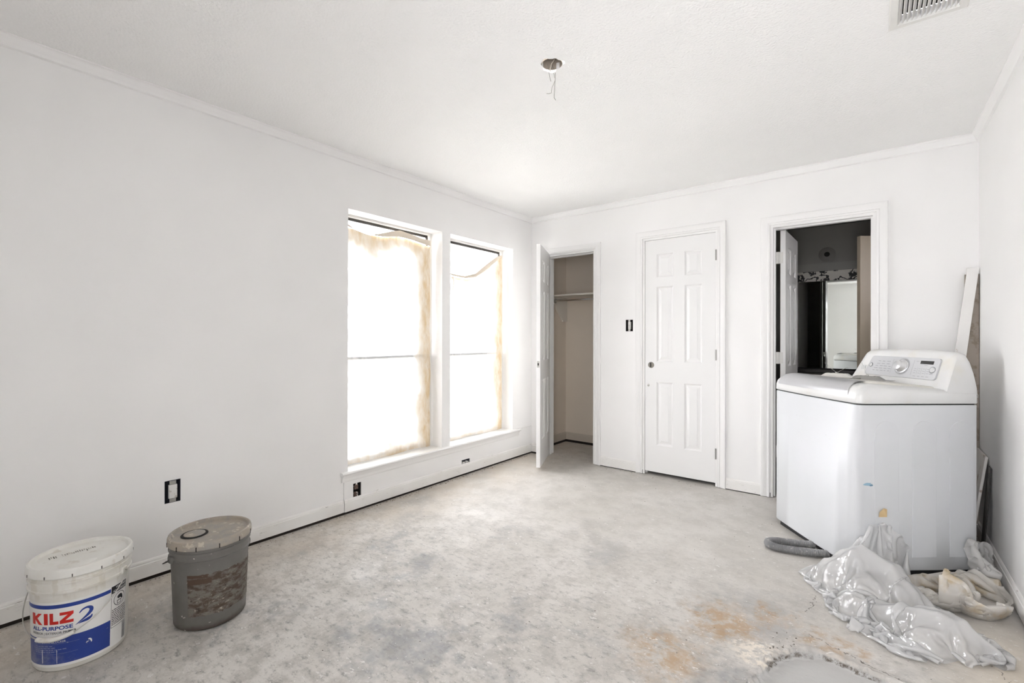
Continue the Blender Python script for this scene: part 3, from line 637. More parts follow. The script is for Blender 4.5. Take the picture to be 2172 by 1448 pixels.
M_film = film_mat('masking_film', .46, (.95, .95, .93), True, .05, crease=0)
M_clean = film_mat('fill_window_film', .75, (.95, .95, .94), False, .05, crease=0)  # film added to dim the invented window behind the camera
M_frost = film_mat('frosted_glass', .30, (.72, .72, .71), False, .05, crease=0)
for o in FROST: o.data.materials.append(M_frost)
fm_ = MB(); x0, x1, z0, z1 = WC; gu = 24
fm_.add([(x0 + .004 + (x1 - x0 - .008) * i / gu, YF - .07 + .006 * mn.noise(Vector((i * .6, j * .6, 3))), z0 + .004 + (z1 - z0 - .008) * j / gu) for j in range(gu + 1) for i in range(gu + 1)], [(j * (gu + 1) + i, j * (gu + 1) + i + 1, (j + 1) * (gu + 1) + i + 1, (j + 1) * (gu + 1) + i) for j in range(gu) for i in range(gu)])
fo = fm_.build('window_plastic', M_clean, smooth=80, fix=False); tag(fo, 'plastic film added to dim the unseen fill window facing the doors', 'plastic sheet')
def window_film(name, rect, topfn, edgefn, label, seed):
    """edges y0..y1; topfn(u) gives the height of the sagging upper edge"""
    rng = random.Random(seed); y0, y1, z0, z1 = rect; nu, nv = 90, 150; X0 = -.122
    vs = []; at = []
    for j in range(nv + 1):
        v = j / nv
        for i in range(nu + 1):
            u = i / nu; ztop = topfn(u); zb = z0 + .004 + .006 * math.sin(u * 9 + seed)
            z = zb + (ztop - zb) * v
            yl, yr = y0 + .006, y1 - .026 + .008 * mn.noise(Vector((z * 5, seed, 3)))
            y = yl + (yr - yl) * u
            ed = min(u * (yr - yl), (1 - u) * (yr - yl), (z - zb) * 1.2 + .0, (ztop - z))
            # radiating gathers near the taped border
            fold = mn.noise(Vector((y * 6, (z * 26 + y * 34), seed))) * math.exp(-max(0, (1 - u) * (yr - yl)) / .08) + mn.noise(Vector((y * 30, z * 7, seed + 5))) * math.exp(-max(0, ztop - z) / .10) + .7 * mn.noise(Vector((y * 22 + z * 18, z * 6, seed + 9))) * math.exp(-(z - zb) / .10) + .5 * mn.noise(Vector((y * 8, z * 22 - y * 20, seed + 2))) * math.exp(-u * (yr - yl) / .07)
            bul = .012 * min(1, ed / .15) * (1 + mn.noise(Vector((y * 3, z * 2, seed + 1)))) * min(1, abs(z - (z0 + (z1 - z0) * .425)) / .10)
            x = X0 + .003 + bul + .010 * fold * min(1, ed / .01)
            vs.append((max(x, -.126), y, z)); at.append(max(0, min(1, edgefn(u, z, max(0, ztop - z), max(0, z - zb)))))
    mb = MB(); k = nu + 1
    mb.add(vs, [(j * k + i, j * k + i + 1, (j + 1) * k + i + 1, (j + 1) * k + i) for j in range(nv) for i in range(nu)])
    o = mb.build(name, M_film, smooth=80, fix=False)
    a = o.data.attributes.new('overspray', 'FLOAT', 'POINT'); a.data.foreach_set('value', at)
    return o
def interp(pts):
    def f(u):
        for (a, b), (c, d) in zip(pts, pts[1:]):
            if u <= c: t = (u - a) / (c - a); t = t * t * (3 - 2 * t); return b + (d - b) * t
        return pts[-1][1]
    return f
M_tape = mat('masking_tape', (.72, .64, .54), .7, fn=paint((.72, .64, .54), .05, .05, 60))
# farther window: top sags between the left corner and a tape flap, right border stained
topA = interp([(0, 2.005), (.10, 1.975), (.30, 1.955), (.42, 1.96), (.55, 1.985), (.70, 1.985), (.85, 1.97), (1, 1.96)])
eA = lambda u, z, dt, db: max(math.exp(-(((1 - u) * .85) / .14) ** 1.6) * 1.0, math.exp(-(dt / .13) ** 1.5) * .85, math.exp(-u * .85 / .06) * .62, math.exp(-db / .10) * (.35 + .45 * math.exp(-((u - .62) / .25) ** 2)))
t = thing('window_plastic', 'sagging masking plastic with tan stained border over the farther window', 'plastic sheet', (0, 0, 0))
f = window_film('film', WA, topA, eA, '', 1); f.parent = t
def tape(t, pts, w, rect):
    y0, y1 = rect[0], rect[1]; n_ = len(pts); vs = []
    for (u, z), d in zip(pts, w): y = y0 + (y1 - y0) * u; vs += [(-.104, y, z), (-.110, y, z + d)]
    mb = MB(); mb.add(vs, [(2 * i, 2 * i + 2, 2 * i + 3, 2 * i + 1) for i in range(n_ - 1)]); mb.add([(x - .0006, y, z) for x, y, z in vs], [(2 * i, 2 * i + 1, 2 * i + 3, 2 * i + 2) for i in range(n_ - 1)])
    return mb.build('tape_strip', M_tape, t, fix=False)
tape(t, [(.005, 2.004), (.03, 1.999), (.08, 1.98), (.15, 1.968)], [.03, .032, .02, .001], WA)
tape(t, [(.30, 1.954), (.42, 1.959), (.52, 1.977), (.6, 1.984), (.72, 1.982), (.86, 1.968), (.965, 1.961)], [.002, .03, .042, .053, .046, .045, .05], WA)
# nearer window: the top has come loose and hangs in a deep swag
topB = interp([(0, 1.80), (.06, 1.765), (.18, 1.74), (.34, 1.735), (.5, 1.76), (.68, 1.85), (.85, 1.95), (.96, 2.015), (1, 2.02)])
eB = lambda u, z, dt, db: max(math.exp(-(((1 - u) * .85) / .15) ** 1.6) * .9, math.exp(-u * .85 / .03) * .4, math.exp(-db / .07) * .5, (.62 if dt < .025 else 0), math.exp(-dt / .06) * .3)
t = thing('window_plastic', 'masking plastic hanging in a loose swag over the window beside the closet', 'plastic sheet', (0, 0, 0))
f = window_film('film', WB, topB, eB, '', 4); f.parent = t
tape(t, [(.02, 1.786), (.10, 1.752), (.18, 1.742), (.34, 1.737), (.5, 1.762), (.68, 1.852), (.85, 1.951), (.96, 2.012)], [.004, .014, .018, .022, .034, .048, .04, .004], WB)
tl = MB(); yy = WB[0] + .165 * (WB[1] - WB[0])
tl.tube([(-.112, yy, 1.74), (-.108, yy + .004, 1.70), (-.106, yy + .002, 1.66), (-.107, yy - .008, 1.63), (-.107, yy - .006, 1.615)], .006, 6, rad=[.008, .007, .006, .005, .003]); tl.build('tape_tail', M_tape, t, smooth=60)
# ================================================================== WASHING MACHINE
WA_ = R(39.5); WN = Vector((2.768, -1.068, 0)); WW, WD = .712, .612   # near front corner, width along local y, depth along local x
def wwhite(n, b):
    c = n.mix(n.ramp(n.noise(2.2, 4, .6), .35, .7), (.645, .655, .672), (.62, .635, .642))
    c = n.mix(n.math('MULTIPLY', n.ramp(n.noise(70, 2, .5), .76, .79), .5), c, (.35, .33, .3)); n.put(b, 'Base Color', c)
M_ww = mat('washer_enamel', (.71, .72, .73), .30, fn=wwhite, coat=.0, spec=.35)
M_wt = mat('washer_top', (.74, .74, .73), .30, fn=speck((.74, .74, .73), (.66, .62, .52), 5, .5, .75, .6))
M_wl = mat('washer_lid', (.78, .76, .70), .45, fn=speck((.78, .76, .70), (.66, .62, .52), 6, .5, .75, .5))
M_silver = mat('silver_plastic', (.50, .50, .51), .35, .25, fn=speck((.52, .52, .53), (.70, .69, .66), 8, .5, .8, .6))
M_panel = mat('control_panel_grey', (.56, .565, .575), .35, .1)
M_ink = mat('panel_ink', (.23, .235, .25), .5)
wm = thing('washing_machine', 'white top-load washing machine standing askew in the corner', 'washer', WN, WA_)
def wring(fi, si, ri, z, rad, slope=0., bow=.0, n=7):
    x0, x1, y0, y1 = fi, WD - ri, si, WW - si; pts = []
    def corner(cx, cy, a0, r_):
        for k in range(n + 1): a = a0 + (math.pi / 2) * k / n; pts.append((cx + r_ * math.cos(a), cy + r_ * math.sin(a)))
    corner(x0 + rad, y0 + rad, math.pi, rad); corner(x1 - .012, y0 + .012, 1.5 * math.pi, .012); corner(x1 - .012, y1 - .012, 0, .012); corner(x0 + rad, y1 - rad, math.pi / 2, rad)
    m = 14; a = pts[-1]; b_ = pts[0]
    pts += [(a[0] + (b_[0] - a[0]) * k / m - bow * math.sin(math.pi * k / m), a[1] + (b_[1] - a[1]) * k / m) for k in range(1, m)]
    return [(x, y, z - slope * x) for x, y in pts]
bd_ = MB(); bd_.loft([wring(.004, .004, 0, .034, .03, bow=.010), wring(0, 0, 0, .040, .034, bow=.012), wring(0, 0, 0, .859, .034, bow=.012), wring(.002, .002, 0, .8615, .034, bow=.012)]); bd_.build('cabinet', M_ww, wm, smooth=40)
sm = MB(); sm.loft([wring(.007, .007, .004, .858, .03, bow=.010), wring(.007, .007, .004, .874, .03, bow=.010)]); sm.build('seam', M_black, wm, smooth=40)
bs = MB(); bs.loft([wring(.02, .02, .01, .0, .02), wring(.02, .02, .01, .036, .02)]); bs.build('base', M_black, wm, smooth=40)
tp = MB(); SL = .075
tp.loft([wring(.003, .003, 0, .870, .034, 0, .012), wring(0, 0, 0, .873, .034, 0, .012), wring(.001, .001, 0, .905, .034, .0, .012), wring(.006, .004, 0, .926, .036, .02, .010), wring(.022, .010, 0, .945, .036, .04, .007), wring(.048, .022, 0, .961, .036, .06, .004), wring(.075, .038, 0, .968, .036, SL, .0), wring(.095, .06, 0, .970, .036, SL, .0)]); tp.build('top_cover', M_wt, wm, smooth=50)
ld = MB(); LY0, LY1 = .075, WW - .06
def lidring(ins, dz): return [(x, y, .970 - SL * x + dz) for x, y in ((.10 + ins, LY0 + ins), (.455 - ins, LY0 + ins), (.455 - ins, LY1 - ins), (.10 + ins, LY1 - ins))]
ld.loft([lidring(0, -.004), lidring(0, .005), lidring(.006, .010), lidring(.014, .0115)]); ld.build('lid', M_wl, wm, smooth=50)
lh = MB(); rows_ = [(-.0045, .908), (-.003, .922), (.004, .936), (.018, .951), (.043, .9665), (.073, .9735), (.105, .9745), (.135, .9735)]
rr = []
for x, z in rows_:
    k = max(0, x / .135) ** .7; a, b_ = .070 - .0 * k, WW - .050
    bo_ = lambda q: -.012 * math.sin(math.pi * q) * (1 - k)
    rr.append([(x + bo_(q / 16), a + (b_ - a) * q / 16 + (.035 * k if q == 0 else 0), z) for q in range(17)])
lh.loft(rr, close=False, caps=False)
lh.build('lid_handle', M_silver, wm, smooth=60); sd = wm.children[-1].modifiers.new('thick', 'SOLIDIFY'); sd.thickness = .005; sd.offset = 0
# console
CP = [(.455, .930), (.460, .948), (.470, .975), (.512, 1.098), (.520, 1.117), (.534, 1.128), (.552, 1.131), (.570, 1.124), (.588, 1.09), (.603, 1.03), (.616, .95), (.618, .912), (.455, .90)]
cs = MB(); rings = []
ys = [.006, .010, .020, .045, .10, .2, .33, .46, .55, .60, .63, .648, .656]
for y in ys:
    tnear = max(0, 1 - (y - .006) / .03); tfar = max(0, (y - .60) / .056); sh = .010 * tnear ** 2 + .012 * tfar ** 2
    arch = .012 * (1 - ((y - .32) / .33) ** 2)
    ring = []
    for x, z in CP:
        hgt = max(0, (z - .93) / .2); cx, cz = .545, 1.0
        xx = x + (cx - x) * sh * 4; zz = z + (arch - .008) * hgt - sh * hgt * 1.6
        ring.append((xx, y - (.055 * hgt if y > .55 else 0) * ((y - .55) / .106) + (.012 * hgt * tnear), zz))
    rings.append(ring)
cs.loft(rings); cs.build('console', M_wt, wm, smooth=50)
FX0, FZ0, FX1, FZ1 = .470, .975, .512, 1.098; fl_ = math.hypot(FX1 - FX0, FZ1 - FZ0); ev = Vector(((FX1 - FX0) / fl_, 0, (FZ1 - FZ0) / fl_)); en = Vector((0, -1, 0)).cross(ev)
def face_m(y, v, off=0.):
    o = Vector((FX0, y, FZ0)) + ev * v + en * off; X = Vector((0, -1, 0))
    return Matrix(((X.x, ev.x, en.x, o.x), (X.y, ev.y, en.y, o.y), (X.z, ev.z, en.z, o.z), (0, 0, 0, 1)))
def rrect(w0, h0, w1, h1, r, n=5):
    pts = []
    for cx, cy, a0 in ((w1 - r, h1 - r, 0), (w0 + r, h1 - r, math.pi / 2), (w0 + r, h0 + r, math.pi), (w1 - r, h0 + r, 1.5 * math.pi)):
        for k in range(n + 1): a = a0 + math.pi / 2 * k / n; pts.append((cx + r * math.cos(a), cy + r * math.sin(a)))
    return pts
cpn = MB(); PW = .470
poly = [(x + (.03 * max(0, y) / .12 if x < -.19 else 0), y) for x, y in rrect(-PW / 2, .002, PW / 2, .120, .014)]
cpn.prism(poly, lambda p: face_m(.315 - p[0], p[1], -.004).translation, lambda p: face_m(.315 - p[0], p[1], .0085).translation); panel = cpn.build('control_panel', M_panel, wm, bevel=.0015)
OFF = .0088
def onface(mb, name, y, v, m, parent=None, off=OFF, smooth=40):
    o = mb.build(name, m, parent or wm, smooth=smooth); o.matrix_local = face_m(y, v, off); return o
KY, KV = .295, .064
onface(MB().lathe([(.040, 0), (.042, .002), (.040, .005), (.034, .006), (.030, .012), (.0275, .026), (.025, .031), (.020, .033), (0, .0335)], 40), 'dial', KY, KV, mat('dial_silver', (.66, .66, .67), .22, .6))
onface(MB().lathe([(.040, 0), (.044, .0015), (.047, .0012), (.048, 0)], 40), 'dial_ring', KY, KV, mat('dial_ring_grey', (.42, .42, .43), .3, .4))
onface(MB().box((-.038, -.009, 0), (.038, .009, .0012)), 'display', .15, .094, mat('display_dark', (.035, .035, .035), .15))
for y, v, r_ in ((.108, .055, .014), (.512, .062, .010)):
    b1 = onface(MB().lathe([(r_, 0), (r_, .002), (r_ - .002, .004), (0, .004)], 24), 'button', y, v, mat('button_silver', (.72, .72, .72), .25, .3))
    onface(MB().lathe([(r_ + .001, 0), (r_ + .0025, .0006), (r_ + .004, 0)], 24), 'button_ring', y, v, M_ink, off=OFF + .0002)
rnd = random.Random(3)
ink = MB()
def ib(y, v, w_, h_):
    M_ = face_m(y, v, OFF + .0004); ink.add([M_ @ Vector(p) for p in ((0, 0, 0), (w_, 0, 0), (w_, h_, 0), (0, h_, 0))], [(0, 1, 2, 3)])
for y in (.362, .228): ib(y, .02, .0011, .085)
for y in (.195, .170, .145): ib(y, .026, .0011, .038)
for k, v in enumerate((.030, .044, .058, .072, .088)):
    y = .49 - .006 * k
    while y > .375: w_ = rnd.uniform(.012, .026); ib(y, v, w_, .0022); y -= w_ + rnd.uniform(.006, .014)
for y in (.215, .188, .163, .138):
    for v in (.032, .044, .056): ib(y, v, .014, .0016)
for y in (.21, .185, .16, .135): ib(y, .014, .016, .0018)
ib(.215, .098, .018, .0018); ib(.118, .030, .02, .002); ib(.16, .076, .02, .0015)
tag(ink.build('panel_markings', M_ink, wm, fix=False), kind='stuff')
M_stick = mat('energy_sticker', (.62, .63, .63), .4)
onface(MB().prism(rrect(-.016, -.014, .016, .014, .005), lambda p: (p[0], p[1], 0), lambda p: (p[0], p[1], .0008)), 'corner_badge', .575, .045, M_stick, off=.002)
# embossed arches on the side panel
for s0 in (.142, .336, .528):
    ar = MB(); poly = [(-.062, -.62)] + [(-.062 * math.cos(math.pi * k / 16), .10 * math.sin(math.pi * k / 16) * .62) for k in range(17)] + [(.062, -.62)]
    ar.prism(poly, lambda p: (s0 + p[0], .002, .72 + p[1]), lambda p: (s0 + p[0], -.0016, .72 + p[1])); ar.build('side_emboss', M_ww, wm, bevel=.0012)
def smudge(name, s, z, w_, h_, m, seed, off=.0012):
    r_ = random.Random(seed); n_ = 14; pts = [(w_ * (.6 + .4 * r_.random()) * math.cos(2 * math.pi * k / n_), h_ * (.6 + .4 * r_.random()) * math.sin(2 * math.pi * k / n_)) for k in range(n_)]
    MB().add([(s + x, -off, z + y) for x, y in pts], [tuple(range(n_))]).build(name, m, wm, fix=False)
smudge('blue_smudge', .045, .468, .026, .010, mat('blue_mark', (.30, .47, .58), .5), 2); smudge('blue_smudge', .062, .462, .012, .006, mat('blue_mark2', (.22, .36, .48), .5), 5)
smudge('grey_smudge', .172, .462, .006, .016, mat('grey_mark', (.40, .42, .42), .5), 7); smudge('tan_smudge', .115, .445, .02, .004, mat('tan_mark', (.66, .58, .42), .5), 8)
M_oldtape = mat('old_tape', (.70, .52, .28), .6)
tpz = MB(); tpz.add([(.100, -.003, .305), (.142, -.003, .305), (.140, -.006, .345), (.118, -.012, .352), (.098, -.010, .332)], [(0, 1, 2, 3, 4)]); tpz.build('old_tape_scrap', M_oldtape, wm, fix=False)
MB().box((.612, .02, .895), (.635, .05, .912)).build('rear_bracket', M_steel, wm)
# corrugated drain hose poking out from under the front
hp = [(2.560, -.818), (2.50, -.846), (2.44, -.870), (2.392, -.887), (2.360, -.910), (2.346, -.942), (2.358, -.972), (2.392, -.984), (2.44, -.980), (2.50, -.962), (2.56, -.938), (2.632, -.905)]
def spline(P, n):
    out = []
    P = [Vector((*p, 0)) if len(p) == 2 else Vector(p) for p in P]
    for i in range(len(P) - 1):
        p0, p1, p2, p3 = P[max(i - 1, 0)], P[i], P[i + 1], P[min(i + 2, len(P) - 1)]
        for k in range(n):
            t = k / n; out.append(.5 * ((2 * p1) + (p2 - p0) * t + (2 * p0 - 5 * p1 + 4 * p2 - p3) * t * t + (3 * p1 - p0 - 3 * p2 + p3) * t ** 3))
    return out + [P[-1]]
path = spline(hp, 40); rad = []; acc = 0
for i, p in enumerate(path):
    if i: acc += (path[i] - path[i - 1]).length
    bend = .10 < acc < .40
    rad.append(.0185 + (.0042 if bend else .0022) * math.cos(2 * math.pi * acc / (.0135 if bend else .009)))
    p.z = .0235
dh = MB().tube(path, .017, 12, rad=rad).build('drain_hose', mat('hose_grey', (.33, .33, .33), .5, fn=speck((.33, .33, .33), (.55, .54, .52), 50, .55, .7)), smooth=70)
tag(dh, 'grey corrugated drain hose looped on the floor beside the washer base', 'hose')
# ------------------------------------------------------------------ fixture brackets lying on the lid
def wloc(s, w_, z): v = Vector((s, w_, z)); return WN + Matrix.Rotation(WA_, 3, 'Z') @ v
def lidz(s): return .970 - SL * s + .0118
def bracket(s, w_, rz, label, wires, tint):
    p = wloc(s, w_, lidz(s) + .001); t = thing('fixture_bracket', label, 'metal bracket', p, WA_ + R(rz))
    L_, B_, h = .165, .060, .022
    lo = [(-L_ / 2, -B_ / 2, 0), (L_ / 2, -B_ / 2, 0), (L_ / 2, B_ / 2, 0), (-L_ / 2, B_ / 2, 0)]; hi = [(-L_ / 2 + .03, -B_ / 2 + .010, h), (L_ / 2 - .03, -B_ / 2 + .010, h), (L_ / 2 - .03, B_ / 2 - .010, h), (-L_ / 2 + .03, B_ / 2 - .010, h)]
    MB().loft([lo, hi], caps=False).add(hi, [(0, 1, 2, 3)]).build('pan', tint, t)
    MB().box((-L_ / 2 - .035, -B_ / 2 - .006, .0), (L_ / 2 + .04, B_ / 2 + .006, .0012)).build('flange', tint, t)
    for x in (-.03, .035):
        o = MB().lathe([(0, .0008), (.005, .0008), (.006, 0)], 12).build('hole', M_dark, t); o.location = (x, 0, h)
    MB().lathe([(.003, 0), (.008, .001), (.008, .006), (.003, .007)], 14).build('wire_coil', M_steel, t, smooth=40).location = (0.0, 0, h)
    for q in wires: MB().tube(q, .0011, 6).build('spring_wire', M_steel, t, smooth=60)
bracket(.235, .470, -52, 'pale metal fixture bracket with two spring wires on the washer lid', [[(0, 0, .024), (-.03, .0, .052), (-.062, 0, .082)], [(0, 0, .024), (.03, .0, .045), (.052, 0, .060), (.058, .0, .056)]], mat('bracket_pale', (.62, .61, .58), .4, .3))
bracket(.335, .362, -52, 'dark grey metal fixture bracket with one spring wire beside the washer console', [[(0, 0, .024), (-.012, .0, .056), (-.026, 0, .098)]], mat('bracket_grey', (.33, .325, .31), .4, .5))
# ================================================================== BOARDS BEHIND THE WASHER
def slab(mb, c0, c1, width_dir, wd_, thick_dir, th):
    c0, c1, wv_, tv = Vector(c0), Vector(c1), Vector(width_dir) * wd_, Vector(thick_dir).normalized() * th
    vs = [c0, c0 + wv_, c0 + wv_ + tv, c0 + tv, c1, c1 + wv_, c1 + wv_ + tv, c1 + tv]
    return mb.add(vs, [(0, 3, 2, 1), (4, 5, 6, 7), (0, 1, 5, 4), (1, 2, 6, 5), (2, 3, 7, 6), (3, 0, 4, 7)])
b_ = slab(MB(), (3.215, -.075, .012), (3.325 - .050, -.052, 1.622), (-.72, .69, 0), .0, (0, 1, 0), .016)
ld_ = Vector((3.277 - 3.115, 0, 1.61)); wdv = Vector((1, 0, -.1)).normalized()
pk = MB(); F0, F1 = Vector((3.098, -.060, .0)), Vector((3.270, -.060, 1.622)); dv = (F1 - F0).normalized(); pv = Vector((dv.z, 0, -dv.x)); 
F0 = Vector((3.098, -.060, .008)); F1 = Vector((3.2725, -.060, 1.624))
q = .056
vs = [F0, F0 + pv * q + dv * .0, F1 + pv * (q - .006), F1]
pk.add([v for v in vs] + [v + Vector((0, .014, 0)) for v in vs], [(0, 1, 2, 3), (7, 6, 5, 4), (0, 4, 5, 1), (1, 5, 6, 2), (2, 6, 7, 3), (3, 7, 4, 0)])
o = pk.build('leaning_plank', mat('plank_white', (.80, .785, .76), .45, fn=speck((.80, .785, .76), (.62, .56, .47), 30, .66, .72)), bevel=.001); tag(o, 'narrow white plank leaning upright into the corner behind the washer', 'plank')
bb = MB().box((3.262, -.040, .004), (3.325, -.022, 1.585)).build('gap_shadow_board', mat('board_brown', (.33, .285, .24), .7, fn=speck((.33, .285, .24), (.22, .18, .14), 20, .5, .65)), bevel=.001); tag(bb, 'brown board added as the shadowed gap behind the white plank', 'board')  # added board, its brown stands in for shadow beside the plank
# white panel and dark panel leaning low on the right wall
def lean(name, y0, y1, xf, xt, zt, th, m, label, cat):
    d = Vector((xt - xf, 0, zt)); nrm_ = Vector((-d.z, 0, d.x)).normalized()
    a, b_ = Vector((xf, y0, .003)), Vector((xt, y0, zt)); vs = [a, b_, b_ + nrm_ * th, a + nrm_ * th]
    vs += [v + Vector((0, y1 - y0, 0)) for v in vs]
    o = MB().add(vs, [(0, 1, 2, 3), (7, 6, 5, 4), (0, 4, 5, 1), (1, 5, 6, 2), (2, 6, 7, 3), (3, 7, 4, 0)]).build(name, m, bevel=.001); return tag(o, label, cat)
lean('drywall_offcut', -.345, -.065, 3.255, 3.322, .545, .012, mat('drywall_face', (.74, .71, .67), .7, fn=speck((.74, .71, .67), (.30, .22, .15), 9, .62, .7, .8)), 'white board offcut with a ragged brown edge tilted behind the washer', 'board')
lean('dark_panel', -.42, -.346, 3.296, 3.326, .50, .006, mat('panel_black', (.018, .016, .015), .35), 'narrow black strip standing against the wall beside the board offcut', 'strip')
# ================================================================== BUCKETS
def bucket_wall(h, Rt, Rb):
    r_ = lambda z: Rb + (Rt - .008 - Rb) * z / h
    return [(0, .002), (Rb - .012, .0), (Rb - .004, .003), (Rb, .010), (r_(.25), .25), (r_(h - .090), h - .090), (r_(h) + .004, h - .088), (r_(h) + .005, h - .080), (r_(h) + .001, h - .078), (r_(h) + .001, h - .056), (r_(h) + .005, h - .054), (r_(h) + .005, h - .048), (r_(h) + .001, h - .046), (r_(h), h - .030), (0, h - .030)]
def lid_prof(h, Rt):
    return [(Rt - .010, h - .034), (Rt - .001, h - .034), (Rt + .002, h - .030), (Rt + .001, h - .010), (Rt - .002, h - .002), (Rt - .007, h), (Rt - .013, h - .002), (Rt - .017, h - .012), (Rt - .022, h - .014), (.09, h - .013), (0, h - .0125)]
def on_cyl(cx, cy_, r_, az, z): return (r_ * math.cos(R(az)), r_ * math.sin(R(az)), z)
def patch(r_fn, az0, az1, z0, z1, n=24, off=.0006, jag=0, seed=0):
    rg = random.Random(seed); mb = MB(); vs = []
    for k in range(n + 1):
        a = az0 + (az1 - az0) * k / n; d0 = rg.uniform(-jag, jag); d1 = rg.uniform(-jag, jag)
        for z in (z0 + d0, (z0 + z1) / 2, z1 + d1): vs.append(on_cyl(0, 0, r_fn(z) + off, a, z))
    return mb.add(vs, [(3 * k + i, 3 * (k + 1) + i, 3 * (k + 1) + i + 1, 3 * k + i + 1) for k in range(n) for i in range(2)])
def cyl_text(body, r_fn, az0, az1, z0, z1, off, offset=.0, shear=0.):
    vs, fs = text_polys(body, 1., offset, shear)
    return MB().add([on_cyl(0, 0, r_fn(z0 + v * (z1 - z0)) + off, az0 + (az1 - az0) * u, z0 + v * (z1 - z0)) for u, v in vs], fs)
# --- white primer bucket
HW, RW, BW = .370, .1516, .1341
wbk = thing('paint_bucket', 'white primer bucket with a blue and red printed label', 'bucket', (.4266, -3.5645, 0))
def plast(n, b):
    c = n.mix(n.ramp(n.noise(9, 5, .6), .35, .7), (.76, .745, .70), (.68, .655, .59))
    z = n.sep(n.co())[2]
    drips = n.math('MULTIPLY', n.ramp(n.noise(30, 3, .5, n.scaled(n.co(), (1, 1, .2))), .52, .60), n.math('MULTIPLY', n.ramp(z, .25, .27), n.ramp(z, .345, .33)))
    c = n.mix(n.math('MULTIPLY', drips, .35), c, (.52, .47, .37)); n.put(b, 'Base Color', c)
M_pail = mat('white_pail', (.75, .74, .7), .38, fn=plast)
rW = lambda z: BW + (RW - .008 - BW) * z / HW
bw = MB().lathe(bucket_wall(HW, RW, BW), 72).build('pail', M_pail, wbk, smooth=35)
M_lidw = mat('white_lid', (.78, .77, .73), .4, fn=speck((.78, .77, .73), (.52, .46, .38), 16, .60, .70, .5, stain=((.66, .62, .54), 5, .4, .7, .5)))
lw_ = MB().lathe(lid_prof(HW, RW), 72).build('lid', M_lidw, wbk, smooth=35)
for k in range(12):
    a = R(k * 30 + 11); lo = MB(); q = Matrix.Rotation(a, 4, 'Z'); lo.box((RW + .0012, -.0016, HW - .030), (RW + .0026, .0016, HW - .020), q); lo.build('lid_slot', mat('slot_dark', (.12, .11, .10), .7), lw_)
# raised pour tab and stamped letters of the lid
pt = MB().lathe([(.018, 0), (.05, .0015), (.053, 0), (.056, -.001)], 30, a0=-1.9, a1=1.2, closed=False).build('tab', M_lidw, lw_, smooth=40); pt.location = (.055, -.02, HW - .0118)
M_stamp = mat('lid_print', (.10, .095, .085), .7, fn=speck((.10, .095, .085), (.66, .63, .56), 90, .46, .56))
prg = random.Random(12); pm_ = MB()
for k in range(22):
    x = prg.uniform(-.012, .012); yy = -.085 + k * .0062
    if k in (4, 5): continue
    pm_.box((-.05 + x * .4 - .012, yy, HW - .0124), (-.05 + x * .4 + prg.uniform(.002, .012), yy + prg.uniform(.0015, .004), HW - .0119))
tag(pm_.build('worn_print', M_stamp, lw_), kind='stuff')
# label
M_lw = mat('label_white', (.80, .79, .765), .35); M_lb = mat('label_blue', (.022, .050, .26), .35, fn=speck((.022, .050, .26), (.62, .62, .64), 42, .70, .74, .9, stain=((.30, .31, .36), 5, .52, .78, .7)))
M_lr = mat('label_red', (.58, .018, .012), .35); M_lk = mat('label_black', (.025, .025, .028), .4); M_lb2 = mat('label_blue_plain', (.02, .05, .27), .35)
lab = patch(rW, -92, 56, .020, .252, 48, .0005).build('label', M_lw, wbk, smooth=60)
patch(rW, -92, 25.4, .030, .126, 40, .0009).build('blue_field', M_lb, lab, smooth=60)
patch(rW, -92, 25.4, .230, .2435, 40, .0009).build('blue_stripe', M_lb2, lab, smooth=60)
def glyph(polys, az0, az1, z0, z1):
    bm = bmesh.new()
    for P_ in polys: bm.faces.new([bm.verts.new((az0 + (az1 - az0) * u, 0, z0 + v * (z1 - z0))) for u, v in P_])
    k = math.ceil(az0 / 2) * 2
    while k < az1:
        bmesh.ops.bisect_plane(bm, geom=bm.verts[:] + bm.edges[:] + bm.faces[:], plane_co=(k, 0, 0), plane_no=(1, 0, 0)); k += 2
    bm.verts.index_update(); mb = MB().add([on_cyl(0, 0, rW(v.co.z) + .0011, v.co.x, v.co.z) for v in bm.verts], [tuple(v.index for v in f_.verts) for f_ in bm.faces]); bm.free()
    return mb.build('red_letter', M_lr, lab, fix=False)
glyph([[(0, 0), (.34, 0), (.34, 1), (0, 1)], [(.34, .42), (.68, 0), (1, 0), (.56, .56), (.34, .78)], [(.34, .50), (.50, .50), (.98, 1), (.66, 1), (.34, .68)]], -76, -57, .1735, .214)
glyph([[(0, 0), (1, 0), (1, 1), (0, 1)]], -54.5, -49, .1735, .214)
glyph([[(0, 0), (1, 0), (1, .27), (0, .27)], [(0, .27), (.42, .27), (.42, 1), (0, 1)]], -46.5, -35.5, .1735, .214)
glyph([[(0, 0), (1, 0), (1, .26), (0, .26)], [(0, .74), (1, .74), (1, 1), (0, 1)], [(0, .26), (.42, .26), (1, .74), (.58, .74)]], -34, -18.5, .1735, .214)
